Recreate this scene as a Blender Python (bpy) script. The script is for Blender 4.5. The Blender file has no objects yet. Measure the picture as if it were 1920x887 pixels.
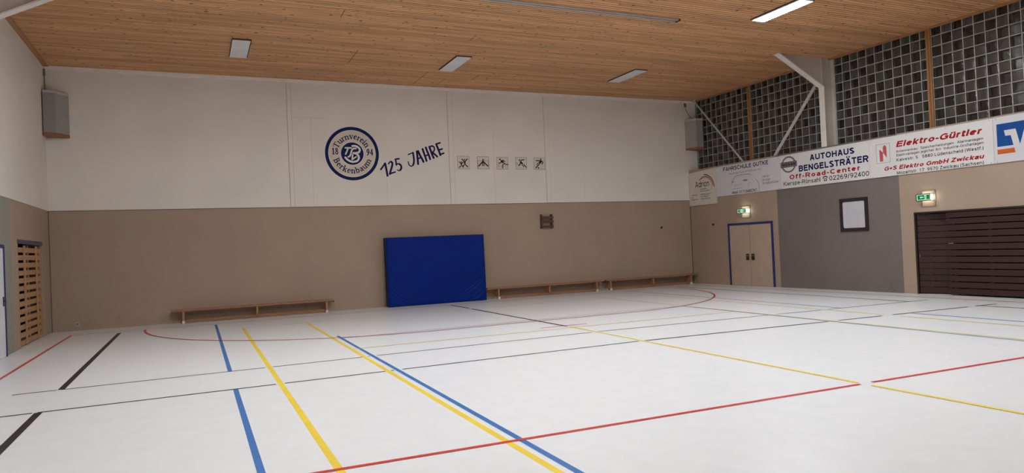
import bpy, bmesh, math, random
from mathutils import Vector, Matrix

# ------------------------------------------------------------------ camera, world, exposure
SC = bpy.context.scene
COL = SC.collection
cam_data = bpy.data.cameras.new('camera')
cam = bpy.data.objects.new('camera', cam_data)
COL.objects.link(cam)
cam_data.sensor_fit = 'HORIZONTAL'
cam_data.sensor_width = 36.0
cam_data.lens = 24.6713
cam_data.clip_start = 0.05
cam_data.clip_end = 200
_r = Vector((0.910475, -0.411232, -0.043845)); _u = Vector((0.034754, -0.029561, 0.998959)); _f = Vector((0.4121, 0.911051, 0.012623))
M3 = Matrix((_r, _u, -_f)).transposed().to_4x4()
M3.translation = Vector((2.994533, -18.742391, 1.512662))
cam.matrix_world = M3
SC.camera = cam
world = bpy.data.worlds.new('night'); SC.world = world
world.use_nodes = True
world.node_tree.nodes['Background'].inputs[0].default_value = (0.02, 0.025, 0.035, 1)
world.node_tree.nodes['Background'].inputs[1].default_value = 0.15
SC.view_settings.view_transform = 'Standard'
SC.view_settings.look = 'None'
SC.view_settings.gamma = 1.0
SC.view_settings.use_curve_mapping = False
SC.view_settings.exposure = 0.0
LAMP = 135.0            # emission of the burning ceiling lights
LAMP_COL = (0.90, 0.955, 1.0)

W = 18.0; H = 6.04; HB = 2.746; GX = 18.38; BACK_END = -24.5; SILL = 3.72
CROSS = ((6.485, -1.93, -3.10), (8.585, -0.24, -1.63), (8.64, -4.51, -4.87), (5.70, -5.20, -5.66), (9.24, -0.26, -0.90), (9.975, -1.02, -1.62))
# ------------------------------------------------------------------ materials
def new_mat(name):
    m = bpy.data.materials.new(name); m.use_nodes = True
    nt = m.node_tree; nt.nodes.clear()
    out = nt.nodes.new('ShaderNodeOutputMaterial')
    return m, nt, out
def N(nt, kind, **kw):
    n = nt.nodes.new(kind)
    for k, v in kw.items(): setattr(n, k, v)
    return n
def rgba(c): return (c[0], c[1], c[2], 1.0)
def srgb(r, g, b):
    f = lambda x: (x/255/12.92) if x/255 <= 0.04045 else ((x/255+0.055)/1.055)**2.4
    return (f(r), f(g), f(b))
def mat(name, col, rough=0.6, spec=0.5, metal=0.0, var=0.06, scale=3.0, bump=0.0, bscale=60.0, coat=0.0, stretch=(1, 1, 1)):
    m, nt, out = new_mat(name)
    b = N(nt, 'ShaderNodeBsdfPrincipled')
    b.inputs['Roughness'].default_value = rough
    b.inputs['Specular IOR Level'].default_value = spec
    b.inputs['Metallic'].default_value = metal
    b.inputs['Coat Weight'].default_value = coat
    tc = N(nt, 'ShaderNodeTexCoord'); mp = N(nt, 'ShaderNodeMapping')
    mp.inputs['Scale'].default_value = stretch
    nt.links.new(tc.outputs['Object'], mp.inputs['Vector'])
    no = N(nt, 'ShaderNodeTexNoise'); no.inputs['Scale'].default_value = scale; no.inputs['Detail'].default_value = 4
    nt.links.new(mp.outputs['Vector'], no.inputs['Vector'])
    rp = N(nt, 'ShaderNodeValToRGB')
    rp.color_ramp.elements[0].position = 0.3; rp.color_ramp.elements[1].position = 0.7
    rp.color_ramp.elements[0].color = rgba([c*(1-var) for c in col]); rp.color_ramp.elements[1].color = rgba([min(1, c*(1+var)) for c in col])
    nt.links.new(no.outputs['Fac'], rp.inputs['Fac'])
    nt.links.new(rp.outputs['Color'], b.inputs['Base Color'])
    if bump:
        n2 = N(nt, 'ShaderNodeTexNoise'); n2.inputs['Scale'].default_value = bscale; n2.inputs['Detail'].default_value = 3
        nt.links.new(mp.outputs['Vector'], n2.inputs['Vector'])
        bp = N(nt, 'ShaderNodeBump'); bp.inputs['Strength'].default_value = bump; bp.inputs['Distance'].default_value = 0.01
        nt.links.new(n2.outputs['Fac'], bp.inputs['Height']); nt.links.new(bp.outputs['Normal'], b.inputs['Normal'])
    nt.links.new(b.outputs['BSDF'], out.inputs['Surface'])
    return m
def emit(name, col, s):
    m, nt, out = new_mat(name)
    e = N(nt, 'ShaderNodeEmission'); e.inputs['Color'].default_value = rgba(col); e.inputs['Strength'].default_value = s
    nt.links.new(e.outputs['Emission'], out.inputs['Surface'])
    return m
def painted_wall(name, col, course=None, bump=0.25):
    """painted masonry: faint block joints under the paint, blotches and scuffs low down (shoe and ball marks)"""
    m, nt, out = new_mat(name)
    b = N(nt, 'ShaderNodeBsdfPrincipled'); b.inputs['Roughness'].default_value = 0.65; b.inputs['Specular IOR Level'].default_value = 0.3
    tc = N(nt, 'ShaderNodeTexCoord')
    n1 = N(nt, 'ShaderNodeTexNoise'); n1.inputs['Scale'].default_value = 0.7; n1.inputs['Detail'].default_value = 5
    nt.links.new(tc.outputs['Object'], n1.inputs['Vector'])
    rp = N(nt, 'ShaderNodeValToRGB')
    rp.color_ramp.elements[0].position = 0.3; rp.color_ramp.elements[1].position = 0.7
    rp.color_ramp.elements[0].color = rgba([c*0.95 for c in col]); rp.color_ramp.elements[1].color = rgba([min(1, c*1.05) for c in col])
    nt.links.new(n1.outputs['Fac'], rp.inputs['Fac'])
    # scuff marks, only where shoes and balls reach
    n2 = N(nt, 'ShaderNodeTexNoise'); n2.inputs['Scale'].default_value = 2.4; n2.inputs['Detail'].default_value = 6; n2.inputs['Roughness'].default_value = 0.7
    nt.links.new(tc.outputs['Object'], n2.inputs['Vector'])
    r2 = N(nt, 'ShaderNodeValToRGB'); r2.color_ramp.elements[0].position = 0.56; r2.color_ramp.elements[1].position = 0.78
    nt.links.new(n2.outputs['Fac'], r2.inputs['Fac'])
    sx = N(nt, 'ShaderNodeSeparateXYZ'); nt.links.new(tc.outputs['Object'], sx.inputs['Vector'])
    mr = N(nt, 'ShaderNodeMapRange'); mr.inputs['From Min'].default_value = 0.1; mr.inputs['From Max'].default_value = 0.9; mr.inputs['To Min'].default_value = 0.35; mr.inputs['To Max'].default_value = 0.0
    nt.links.new(sx.outputs['Z'], mr.inputs['Value'])
    mu = N(nt, 'ShaderNodeMath', operation='MULTIPLY'); nt.links.new(r2.outputs['Color'], mu.inputs[0]); nt.links.new(mr.outputs['Result'], mu.inputs[1])
    mx = N(nt, 'ShaderNodeMix', data_type='RGBA'); nt.links.new(mu.outputs['Value'], mx.inputs['Factor'])
    nt.links.new(rp.outputs['Color'], mx.inputs['A']); mx.inputs['B'].default_value = rgba([c*0.35 for c in col])
    nt.links.new(mx.outputs['Result'], b.inputs['Base Color'])
    n3 = N(nt, 'ShaderNodeTexNoise'); n3.inputs['Scale'].default_value = 14; n3.inputs['Detail'].default_value = 5
    nt.links.new(tc.outputs['Object'], n3.inputs['Vector'])
    bp = N(nt, 'ShaderNodeBump'); bp.inputs['Strength'].default_value = bump; bp.inputs['Distance'].default_value = 0.012
    nt.links.new(n3.outputs['Fac'], bp.inputs['Height']); nt.links.new(bp.outputs['Normal'], b.inputs['Normal'])
    nt.links.new(b.outputs['BSDF'], out.inputs['Surface'])
    return m
def wood(name, base, dark, axis='X', rough=0.55, knots=False, pitch=0.095, spec=0.35):
    """pine: grain along one axis, one tint per board, dark knots"""
    m, nt, out = new_mat(name)
    b = N(nt, 'ShaderNodeBsdfPrincipled'); b.inputs['Roughness'].default_value = rough; b.inputs['Specular IOR Level'].default_value = spec
    tc = N(nt, 'ShaderNodeTexCoord'); mp = N(nt, 'ShaderNodeMapping')
    sc = {'X': (0.6, 14, 14), 'Y': (14, 0.6, 14), 'Z': (14, 14, 0.6)}[axis]
    mp.inputs['Scale'].default_value = sc
    nt.links.new(tc.outputs['Object'], mp.inputs['Vector'])
    no = N(nt, 'ShaderNodeTexNoise'); no.inputs['Scale'].default_value = 1.6; no.inputs['Detail'].default_value = 5
    nt.links.new(mp.outputs['Vector'], no.inputs['Vector'])
    rp = N(nt, 'ShaderNodeValToRGB'); rp.color_ramp.elements[0].position = 0.3; rp.color_ramp.elements[1].position = 0.72
    rp.color_ramp.elements[0].color = rgba([a*0.72+d*0.28 for a, d in zip(base, dark)]); rp.color_ramp.elements[1].color = rgba([min(1, a*1.12) for a in base])
    nt.links.new(no.outputs['Fac'], rp.inputs['Fac'])
    colour = rp.outputs['Color']
    if knots:
        sx = N(nt, 'ShaderNodeSeparateXYZ'); nt.links.new(tc.outputs['Object'], sx.inputs['Vector'])
        dv = N(nt, 'ShaderNodeMath', operation='DIVIDE'); nt.links.new(sx.outputs['Y'], dv.inputs[0]); dv.inputs[1].default_value = pitch
        fl = N(nt, 'ShaderNodeMath', operation='FLOOR'); nt.links.new(dv.outputs['Value'], fl.inputs[0])
        w0 = N(nt, 'ShaderNodeTexWhiteNoise', noise_dimensions='1D'); nt.links.new(fl.outputs['Value'], w0.inputs['W'])
        ax = N(nt, 'ShaderNodeMath', operation='MULTIPLY_ADD'); nt.links.new(w0.outputs['Value'], ax.inputs[0]); ax.inputs[1].default_value = 40.0; nt.links.new(sx.outputs['X'], ax.inputs[2])
        d2 = N(nt, 'ShaderNodeMath', operation='DIVIDE'); nt.links.new(ax.outputs['Value'], d2.inputs[0]); d2.inputs[1].default_value = 3.6
        f2 = N(nt, 'ShaderNodeMath', operation='FLOOR'); nt.links.new(d2.outputs['Value'], f2.inputs[0])
        cb = N(nt, 'ShaderNodeCombineXYZ'); nt.links.new(fl.outputs['Value'], cb.inputs['X']); nt.links.new(f2.outputs['Value'], cb.inputs['Y'])
        w1 = N(nt, 'ShaderNodeTexWhiteNoise', noise_dimensions='2D'); nt.links.new(cb.outputs['Vector'], w1.inputs['Vector'])
        mr = N(nt, 'ShaderNodeMapRange'); mr.inputs['To Min'].default_value = 0.78; mr.inputs['To Max'].default_value = 1.14
        nt.links.new(w1.outputs['Value'], mr.inputs['Value'])
        vm = N(nt, 'ShaderNodeVectorMath', operation='SCALE'); nt.links.new(colour, vm.inputs[0]); nt.links.new(mr.outputs['Result'], vm.inputs['Scale'])
        # knots: at most one in every half metre of slat, round, of random size
        def M(op, a, b=None, c=None):
            n = N(nt, 'ShaderNodeMath', operation=op)
            for k, v in enumerate((a, b, c)):
                if v is None: continue
                if isinstance(v, (int, float)): n.inputs[k].default_value = v
                else: nt.links.new(v, n.inputs[k])
            return n.outputs['Value']
        cell = M('DIVIDE', ax.outputs['Value'], 0.5); ci = M('FLOOR', cell); cf = M('FRACT', cell); yf = M('FRACT', dv.outputs['Value'])
        cc = N(nt, 'ShaderNodeCombineXYZ'); nt.links.new(fl.outputs['Value'], cc.inputs['X']); nt.links.new(ci, cc.inputs['Y']); cc.inputs['Z'].default_value = 5.0
        w2 = N(nt, 'ShaderNodeTexWhiteNoise', noise_dimensions='3D'); nt.links.new(cc.outputs['Vector'], w2.inputs['Vector'])
        sp = N(nt, 'ShaderNodeSeparateColor'); nt.links.new(w2.outputs['Color'], sp.inputs['Color'])
        dx = M('MULTIPLY', M('SUBTRACT', cf, M('MULTIPLY_ADD', sp.outputs[0], 0.7, 0.15)), 0.5*0.62)
        dy = M('MULTIPLY', M('SUBTRACT', yf, M('MULTIPLY_ADD', sp.outputs[1], 0.6, 0.2)), pitch)
        dist = M('SQRT', M('ADD', M('MULTIPLY', dx, dx), M('MULTIPLY', dy, dy)))
        rad = M('MULTIPLY', M('MULTIPLY', sp.outputs[2], sp.outputs[2]), 0.026)
        kr = N(nt, 'ShaderNodeMapRange'); nt.links.new(M('SUBTRACT', dist, rad), kr.inputs['Value'])
        kr.inputs['From Min'].default_value = -0.010; kr.inputs['From Max'].default_value = 0.003; kr.inputs['To Min'].default_value = 1.0; kr.inputs['To Max'].default_value = 0.0
        mx = N(nt, 'ShaderNodeMix', data_type='RGBA'); nt.links.new(kr.outputs['Result'], mx.inputs['Factor']); nt.links.new(vm.outputs['Vector'], mx.inputs['A']); mx.inputs['B'].default_value = rgba(dark)
        colour = mx.outputs['Result']
    nt.links.new(colour, b.inputs['Base Color'])
    nt.links.new(b.outputs['BSDF'], out.inputs['Surface'])
    return m
def glass_block(name, tint, haze, hazecol, ribs, rough=0.06):
    """pressed glass face of a block: part clear, part hazy from its ribs, glossy on the outside"""
    m, nt, out = new_mat(name)
    tr = N(nt, 'ShaderNodeBsdfTransparent'); tr.inputs['Color'].default_value = rgba(tint)
    df = N(nt, 'ShaderNodeBsdfDiffuse'); df.inputs['Color'].default_value = rgba(hazecol)
    gl = N(nt, 'ShaderNodeBsdfGlossy'); gl.inputs['Roughness'].default_value = rough
    tc = N(nt, 'ShaderNodeTexCoord')
    wv = N(nt, 'ShaderNodeTexNoise'); wv.inputs['Scale'].default_value = 7.0; wv.inputs['Detail'].default_value = 2.0
    mp = N(nt, 'ShaderNodeMapping'); mp.inputs['Scale'].default_value = ribs
    nt.links.new(tc.outputs['Object'], mp.inputs['Vector']); nt.links.new(mp.outputs['Vector'], wv.inputs['Vector'])
    bp = N(nt, 'ShaderNodeBump'); bp.inputs['Strength'].default_value = 0.35; bp.inputs['Distance'].default_value = 0.02
    nt.links.new(wv.outputs['Fac'], bp.inputs['Height']); nt.links.new(bp.outputs['Normal'], gl.inputs['Normal'])
    m1 = N(nt, 'ShaderNodeMixShader'); m1.inputs['Fac'].default_value = haze
    nt.links.new(tr.outputs['BSDF'], m1.inputs[1]); nt.links.new(df.outputs['BSDF'], m1.inputs[2])
    fr = N(nt, 'ShaderNodeFresnel'); fr.inputs['IOR'].default_value = 1.5; nt.links.new(bp.outputs['Normal'], fr.inputs['Normal'])
    m2 = N(nt, 'ShaderNodeMixShader'); nt.links.new(fr.outputs['Fac'], m2.inputs['Fac'])
    nt.links.new(m1.outputs['Shader'], m2.inputs[1]); nt.links.new(gl.outputs['BSDF'], m2.inputs[2])
    nt.links.new(m2.outputs['Shader'], out.inputs['Surface'])
    return m

MT = {}
MT['floor'] = mat('sports_floor', (0.785, 0.802, 0.818), rough=0.30, spec=0.5, var=0.025, scale=5.0, bump=0.02, bscale=9)
MT['white_wall'] = painted_wall('white_wall_paint', (0.795, 0.742, 0.678), bump=0.12)
MT['beige_wall'] = painted_wall('beige_wall_paint', (0.400, 0.298, 0.222))
MT['grey_wall'] = painted_wall('grey_wall_paint', (0.185, 0.156, 0.142))
MT['green_wall'] = painted_wall('grey_green_wall_paint', (0.30, 0.30, 0.255))
MT['ceiling'] = wood('pine_slats', (0.70, 0.375, 0.18), (0.12, 0.05, 0.02), 'X', knots=True)
MT['ceiling_back'] = mat('dark_slat_backing', (0.115, 0.056, 0.027), rough=0.9)
MT['timber'] = wood('orange_timber', (0.36, 0.165, 0.062), (0.2, 0.08, 0.03), 'Z')
MT['timber_y'] = wood('orange_timber_strip', (0.42, 0.20, 0.09), (0.2, 0.08, 0.03), 'Y')
MT['bench'] = wood('varnished_bench_wood', (0.36, 0.17, 0.085), (0.14, 0.05, 0.03), 'X', rough=0.4)
MT['bench_z'] = wood('varnished_bench_upright', (0.40, 0.20, 0.105), (0.14, 0.05, 0.03), 'Z', rough=0.4)
MT['pine_gate'] = wood('pale_gate_wood', (0.46, 0.27, 0.135), (0.25, 0.11, 0.05), 'Y')
MT['brown_gate'] = wood('dark_brown_gate_wood', (0.040, 0.0155, 0.0125), (0.02, 0.009, 0.007), 'Y', rough=0.5)
MT['brown_dark'] = mat('dark_brown_paint', (0.022, 0.014, 0.012), rough=0.5)
MT['rack_wood'] = wood('dark_rack_wood', (0.10, 0.05, 0.03), (0.04, 0.015, 0.01), 'X', rough=0.45)
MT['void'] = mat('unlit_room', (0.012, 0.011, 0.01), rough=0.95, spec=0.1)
MT['white_paint'] = mat('white_steel_paint', (0.76, 0.70, 0.65), rough=0.45)
MT['web_grey'] = mat('pale_grey_steel_paint', (0.56, 0.505, 0.455), rough=0.5)  # white steel greyed for shade on the webs; also colours the threshold
MT['bar_grey'] = mat('grey_bar_paint', (0.55, 0.53, 0.51), rough=0.45)
MT['lamp_off'] = mat('white_lamp_cover', (0.72, 0.71, 0.73), rough=0.4)
MT['lamp_frame'] = mat('white_lamp_frame', (0.80, 0.78, 0.75), rough=0.4)
MT['lamp_edge'] = mat('dark_lamp_recess', (0.03, 0.02, 0.02), rough=0.8)  # painted gap shadow around the lamps; also colours the rail's end cap
MT['lamp_on'] = emit('burning_lamp_cover', LAMP_COL, LAMP)
MT['alu'] = mat('aluminium', (0.62, 0.60, 0.60), rough=0.35, metal=0.7)
MT['mat_blue'] = mat('blue_vinyl', (0.0004, 0.019, 0.20), rough=0.45, spec=0.11, var=0.10, scale=2.0, bump=0.06, bscale=40)
MT['mat_side'] = mat('dark_blue_vinyl', (0.006, 0.012, 0.06), rough=0.5, spec=0.3)  # darkened mat blue, shade painted into the side; piping and straps share it
MT['blue_paint'] = mat('blue_frame_paint', (0.018, 0.03, 0.16), rough=0.4)
MT['blue_grey'] = mat('blue_grey_frame_paint', (0.06, 0.075, 0.15), rough=0.5)
MT['door_beige'] = mat('beige_door_paint', (0.49, 0.375, 0.285), rough=0.5, spec=0.3)
MT['door_white'] = mat('white_door_paint', (0.74, 0.76, 0.80), rough=0.45)
MT['handle_dark'] = mat('dark_bronze_handle', (0.055, 0.045, 0.03), rough=0.35, metal=0.5)
MT['chrome'] = mat('chrome', (0.6, 0.58, 0.55), rough=0.2, metal=1.0)
MT['grille'] = mat('grey_speaker_grille', (0.30, 0.28, 0.275), rough=0.7, bump=0.5, bscale=220)
MT['grille_light'] = mat('pale_speaker_grille', (0.36, 0.345, 0.325), rough=0.7, bump=0.5, bscale=220)  # lighter copy of the grille, painted for the facet catching more light
MT['spk_wood'] = wood('speaker_wood', (0.30, 0.13, 0.065), (0.1, 0.04, 0.02), 'X')
MT['spk_white'] = mat('speaker_white_edge', (0.50, 0.47, 0.45), rough=0.5)
MT['cable'] = mat('grey_cable', (0.14, 0.12, 0.11), rough=0.6)
MT['mortar'] = mat('glass_block_joint', (0.50, 0.475, 0.44), rough=0.8, var=0.1, scale=12)
MT['cell'] = mat('night_side_glass', (0.012, 0.011, 0.010), rough=0.25)
MT['pane_clear'] = glass_block('clear_glass_block_face', (0.72, 0.72, 0.70), 0.05, (0.30, 0.29, 0.27), (1, 0.6, 6.0))
MT['pane_ribbed'] = glass_block('ribbed_glass_block_face', (0.34, 0.34, 0.33), 0.30, (0.23, 0.22, 0.20), (1, 1.0, 9.0), 0.10)
MT['sign_white'] = mat('white_sign_board', (0.72, 0.70, 0.68), rough=0.35, var=0.02)
MT['sign_lilac'] = mat('cool_white_sign_board', (0.66, 0.64, 0.66), rough=0.35, var=0.02)
MT['sign_cream'] = mat('cream_sign_board', (0.68, 0.62, 0.56), rough=0.4, var=0.03)
MT['ink_navy'] = mat('navy_ink', (0.004, 0.008, 0.075), rough=0.4, spec=0.12)
MT['ink_blue'] = mat('blue_ink', (0.012, 0.075, 0.27), rough=0.4, spec=0.12)
MT['ink_red'] = mat('red_ink', (0.36, 0.008, 0.014), rough=0.4, spec=0.12)
MT['ink_black'] = mat('black_ink', (0.022, 0.018, 0.018), rough=0.4, spec=0.12)
MT['ink_grey'] = mat('grey_ink', (0.23, 0.21, 0.21), rough=0.4, spec=0.12)
MT['ink_pale'] = mat('pale_grey_ink', (0.36, 0.345, 0.345), rough=0.4, spec=0.12)
MT['ink_pink'] = mat('pinkish_red_ink', (0.48, 0.10, 0.10), rough=0.4, spec=0.12)
MT['ink_orange'] = mat('orange_ink', (0.62, 0.12, 0.03), rough=0.4, spec=0.12)
MT['ink_peach'] = mat('peach_ink', (0.66, 0.34, 0.20), rough=0.4, spec=0.12)
MT['ink_darkred'] = mat('dark_red_ink', (0.13, 0.015, 0.02), rough=0.4, spec=0.12)
MT['logo_steel'] = mat('grey_logo_ink', (0.17, 0.155, 0.15), rough=0.4, spec=0.12)
MT['emblem_navy'] = mat('emblem_navy', (0.004, 0.012, 0.085), rough=0.45, spec=0.12)
MT['emblem_cream'] = mat('emblem_cream', (0.68, 0.60, 0.50), rough=0.5)
MT['emblem_white'] = mat('emblem_white', (0.78, 0.73, 0.68), rough=0.5)
MT['jahre'] = mat('dark_violet_paint', (0.012, 0.008, 0.075), rough=0.5, spec=0.12)
MT['plate'] = mat('pictogram_plate', (0.70, 0.625, 0.54), rough=0.5)
MT['plate_line'] = mat('pictogram_line', (0.20, 0.17, 0.15), rough=0.5)
MT['notice_paper'] = mat('pale_notice_sheet', (0.56, 0.55, 0.58), rough=0.35)
MT['socket'] = mat('grey_socket_plastic', (0.42, 0.37, 0.33), rough=0.5)
MT['rubber'] = mat('white_rubber_foot', (0.72, 0.67, 0.60), rough=0.5)
MT['coving'] = mat('coving_paint', (0.90, 0.83, 0.77), rough=0.5)  # lightened colour stands in for light falling on the board
MT['ceiling_gap'] = mat('dark_board_gap', (0.10, 0.045, 0.02), rough=0.9)
MT['faint_joint'] = mat('faint_wall_joint', (0.58, 0.515, 0.46), rough=0.8)
MT['joint'] = mat('dark_joint', (0.13, 0.10, 0.08), rough=0.9)  # real joints, plus the painted shadow line below the white boards
MT['exit_frame'] = mat('dark_exit_sign_metal', (0.10, 0.085, 0.07), rough=0.4, metal=0.4)
MT['cage'] = mat('guard_bar_metal', (0.24, 0.215, 0.175), rough=0.45, metal=0.3)
MT['exit_green'] = emit('backlit_green', (0.010, 0.19, 0.06), 1.0)
MT['exit_white'] = emit('backlit_pale_green', (0.55, 0.95, 0.66), 1.0)
MT['exit_lamp'] = emit('exit_lamp_white', (1.0, 1.0, 0.86), 8.0)
MT['line_red'] = mat('red_court_line', (0.60, 0.035, 0.022), rough=0.35, spec=0.3)
MT['line_blue'] = mat('blue_court_line', (0.030, 0.165, 0.47), rough=0.35, spec=0.3)
MT['line_yellow'] = mat('yellow_court_line', (0.86, 0.63, 0.045), rough=0.35, spec=0.3)
MT['line_black'] = mat('black_court_line', (0.018, 0.015, 0.014), rough=0.4, spec=0.2)

# ------------------------------------------------------------------ mesh helpers
class MB:
    def __init__(s): s.v = []; s.f = []; s.m = []; s.smooth = False; s.lift = 0.0
    def quad(s, pts, m=0):
        i = len(s.v); s.v += [tuple(p) for p in pts]; s.f.append(tuple(range(i, i+len(pts)))); s.m.append(m)
    def hexa(s, c, m=0):
        """8 corners: bottom ring 0-3, top ring 4-7"""
        i = len(s.v); s.v += [tuple(p) for p in c]
        for f in ((3, 2, 1, 0), (4, 5, 6, 7), (0, 1, 5, 4), (1, 2, 6, 5), (2, 3, 7, 6), (3, 0, 4, 7)):
            s.f.append(tuple(i+k for k in f)); s.m.append(m)
    def box(s, x0, x1, y0, y1, z0, z1, m=0):
        x0, x1 = min(x0, x1), max(x0, x1); y0, y1 = min(y0, y1), max(y0, y1); z0, z1 = min(z0, z1), max(z0, z1)
        s.hexa([(x0, y0, z0), (x1, y0, z0), (x1, y1, z0), (x0, y1, z0), (x0, y0, z1), (x1, y0, z1), (x1, y1, z1), (x0, y1, z1)], m)
    def prism(s, pts, fr, n0, n1, m=0):
        """polygon in (u,v), extruded from n0 to n1 of frame fr"""
        a = 0.0
        for k in range(len(pts)):
            p, q = pts[k], pts[(k+1) % len(pts)]; a += p[0]*q[1]-q[0]*p[1]
        if a < 0: pts = pts[::-1]
        i = len(s.v); n = len(pts)
        s.v += [tuple(fr(u, v, n0)) for u, v in pts] + [tuple(fr(u, v, n1)) for u, v in pts]
        s.f.append(tuple(range(i+n-1, i-1, -1))); s.m.append(m)
        s.f.append(tuple(range(i+n, i+2*n))); s.m.append(m)
        for k in range(n):
            k2 = (k+1) % n
            s.f.append((i+k, i+k2, i+n+k2, i+n+k)); s.m.append(m)
    def tube(s, pts, r, m=0, seg=10, caps=True):
        pts = [Vector(p) for p in pts]; i0 = len(s.v); prev = None
        for k, p in enumerate(pts):
            t = (pts[min(k+1, len(pts)-1)]-pts[max(k-1, 0)]).normalized()
            a = Vector((0, 0, 1)) if abs(t.z) < 0.9 else Vector((1, 0, 0))
            x = t.cross(a).normalized(); y = t.cross(x).normalized()
            for j in range(seg):
                an = 2*math.pi*j/seg
                s.v.append(tuple(p+x*r*math.cos(an)+y*r*math.sin(an)))
        for k in range(len(pts)-1):
            for j in range(seg):
                j2 = (j+1) % seg
                s.f.append((i0+k*seg+j, i0+k*seg+j2, i0+(k+1)*seg+j2, i0+(k+1)*seg+j)); s.m.append(m)
        if caps:
            s.f.append(tuple(i0+j for j in range(seg-1, -1, -1))); s.m.append(m)
            e = i0+(len(pts)-1)*seg
            s.f.append(tuple(e+j for j in range(seg))); s.m.append(m)
    def bar(s, p, q, w, h, up=(0, 0, 1), m=0):
        p = Vector(p); q = Vector(q); t = (q-p).normalized(); x = t.cross(Vector(up)).normalized(); y = x.cross(t).normalized()
        c = [p-x*w/2-y*h/2, p+x*w/2-y*h/2, p+x*w/2+y*h/2, p-x*w/2+y*h/2]
        s.hexa([*c, *[k+(q-p) for k in c]], m)
    def stroke(s, pts, w, fr, n, m=0, cap=True):
        """painted stroke of width w along a polyline, flat on the frame"""
        for k in range(len(pts)-1):
            (a, b), (c, d) = pts[k], pts[k+1]
            L = math.hypot(c-a, d-b)
            if L < 1e-6: continue
            px, py = -(d-b)/L*w/2, (c-a)/L*w/2
            e = n+s.lift; s.lift = (s.lift+0.00004)%0.0016
            s.quad([fr(a-px, b-py, e), fr(c-px, d-py, e), fr(c+px, d+py, e), fr(a+px, b+py, e)], m)
        for k, (a, b) in enumerate(pts):
            if cap or 0 < k < len(pts)-1: s.lift = (s.lift+0.00004)%0.0016; s.disc(a, b, w/2, fr, n+s.lift, m, 12)
    def disc(s, u, v, r, fr, n, m=0, seg=24):
        s.quad([fr(u+r*math.cos(2*math.pi*k/seg), v+r*math.sin(2*math.pi*k/seg), n) for k in range(seg)], m)
    def ring(s, u, v, r0, r1, fr, n, m=0, seg=72):
        for k in range(seg):
            a, b = 2*math.pi*k/seg, 2*math.pi*(k+1)/seg
            s.quad([fr(u+r0*math.cos(a), v+r0*math.sin(a), n), fr(u+r1*math.cos(a), v+r1*math.sin(a), n), fr(u+r1*math.cos(b), v+r1*math.sin(b), n), fr(u+r0*math.cos(b), v+r0*math.sin(b), n)], m)
    def build(s, name, mats, parent=None, bevel=0.0, label=None, kind=None):
        if not isinstance(mats, (list, tuple)): mats = [mats]
        o0 = Vector((0, 0, 0))
        if parent is not None: o0 = parent_origin(parent)
        me = bpy.data.meshes.new(name)
        me.from_pydata([tuple(Vector(p)-o0) for p in s.v], [], s.f)
        for mm in mats: me.materials.append(MT[mm])
        me.polygons.foreach_set('material_index', s.m)
        if s.smooth: me.polygons.foreach_set('use_smooth', [True]*len(s.f))
        me.update()
        o = bpy.data.objects.new(name, me); COL.objects.link(o)
        if parent is not None: o.parent = parent
        if bevel:
            b = o.modifiers.new('bevel', 'BEVEL'); b.width = bevel; b.segments = 2; b.limit_method = 'ANGLE'
        if label: o['label'] = label
        if kind: o['kind'] = kind
        return o
def parent_origin(o):
    v = Vector((0, 0, 0))
    while o is not None: v += Vector(o.location); o = o.parent
    return v
def RW(u, v, n): return (W-n, -u, v)          # right wall: u away from the back corner
def LW(u, v, n): return (n, -u, v)            # left wall
def BW(u, v, n): return (u, -n, v)            # back wall
def FL(u, v, n): return (u, v, n)             # floor
def thing(name, loc, label, cat, group=None):
    o = bpy.data.objects.new(name, None); COL.objects.link(o)
    o.empty_display_size = 0.1; o.location = loc
    o['label'] = label; o['category'] = cat
    if group: o['group'] = group
    return o
def tag(o, label, cat, group=None):
    o['label'] = label; o['category'] = cat
    if group: o['group'] = group
    return o
def struct(mb, name, mats, bevel=0.0): return mb.build(name, mats, None, bevel, None, 'structure')
def copy_tree(o, parent=None):
    c = o.copy(); COL.objects.link(c)
    if parent is not None: c.parent = parent
    for ch in [k for k in bpy.data.objects if k.parent == o and k is not c]: copy_tree(ch, c)
    return c

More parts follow.
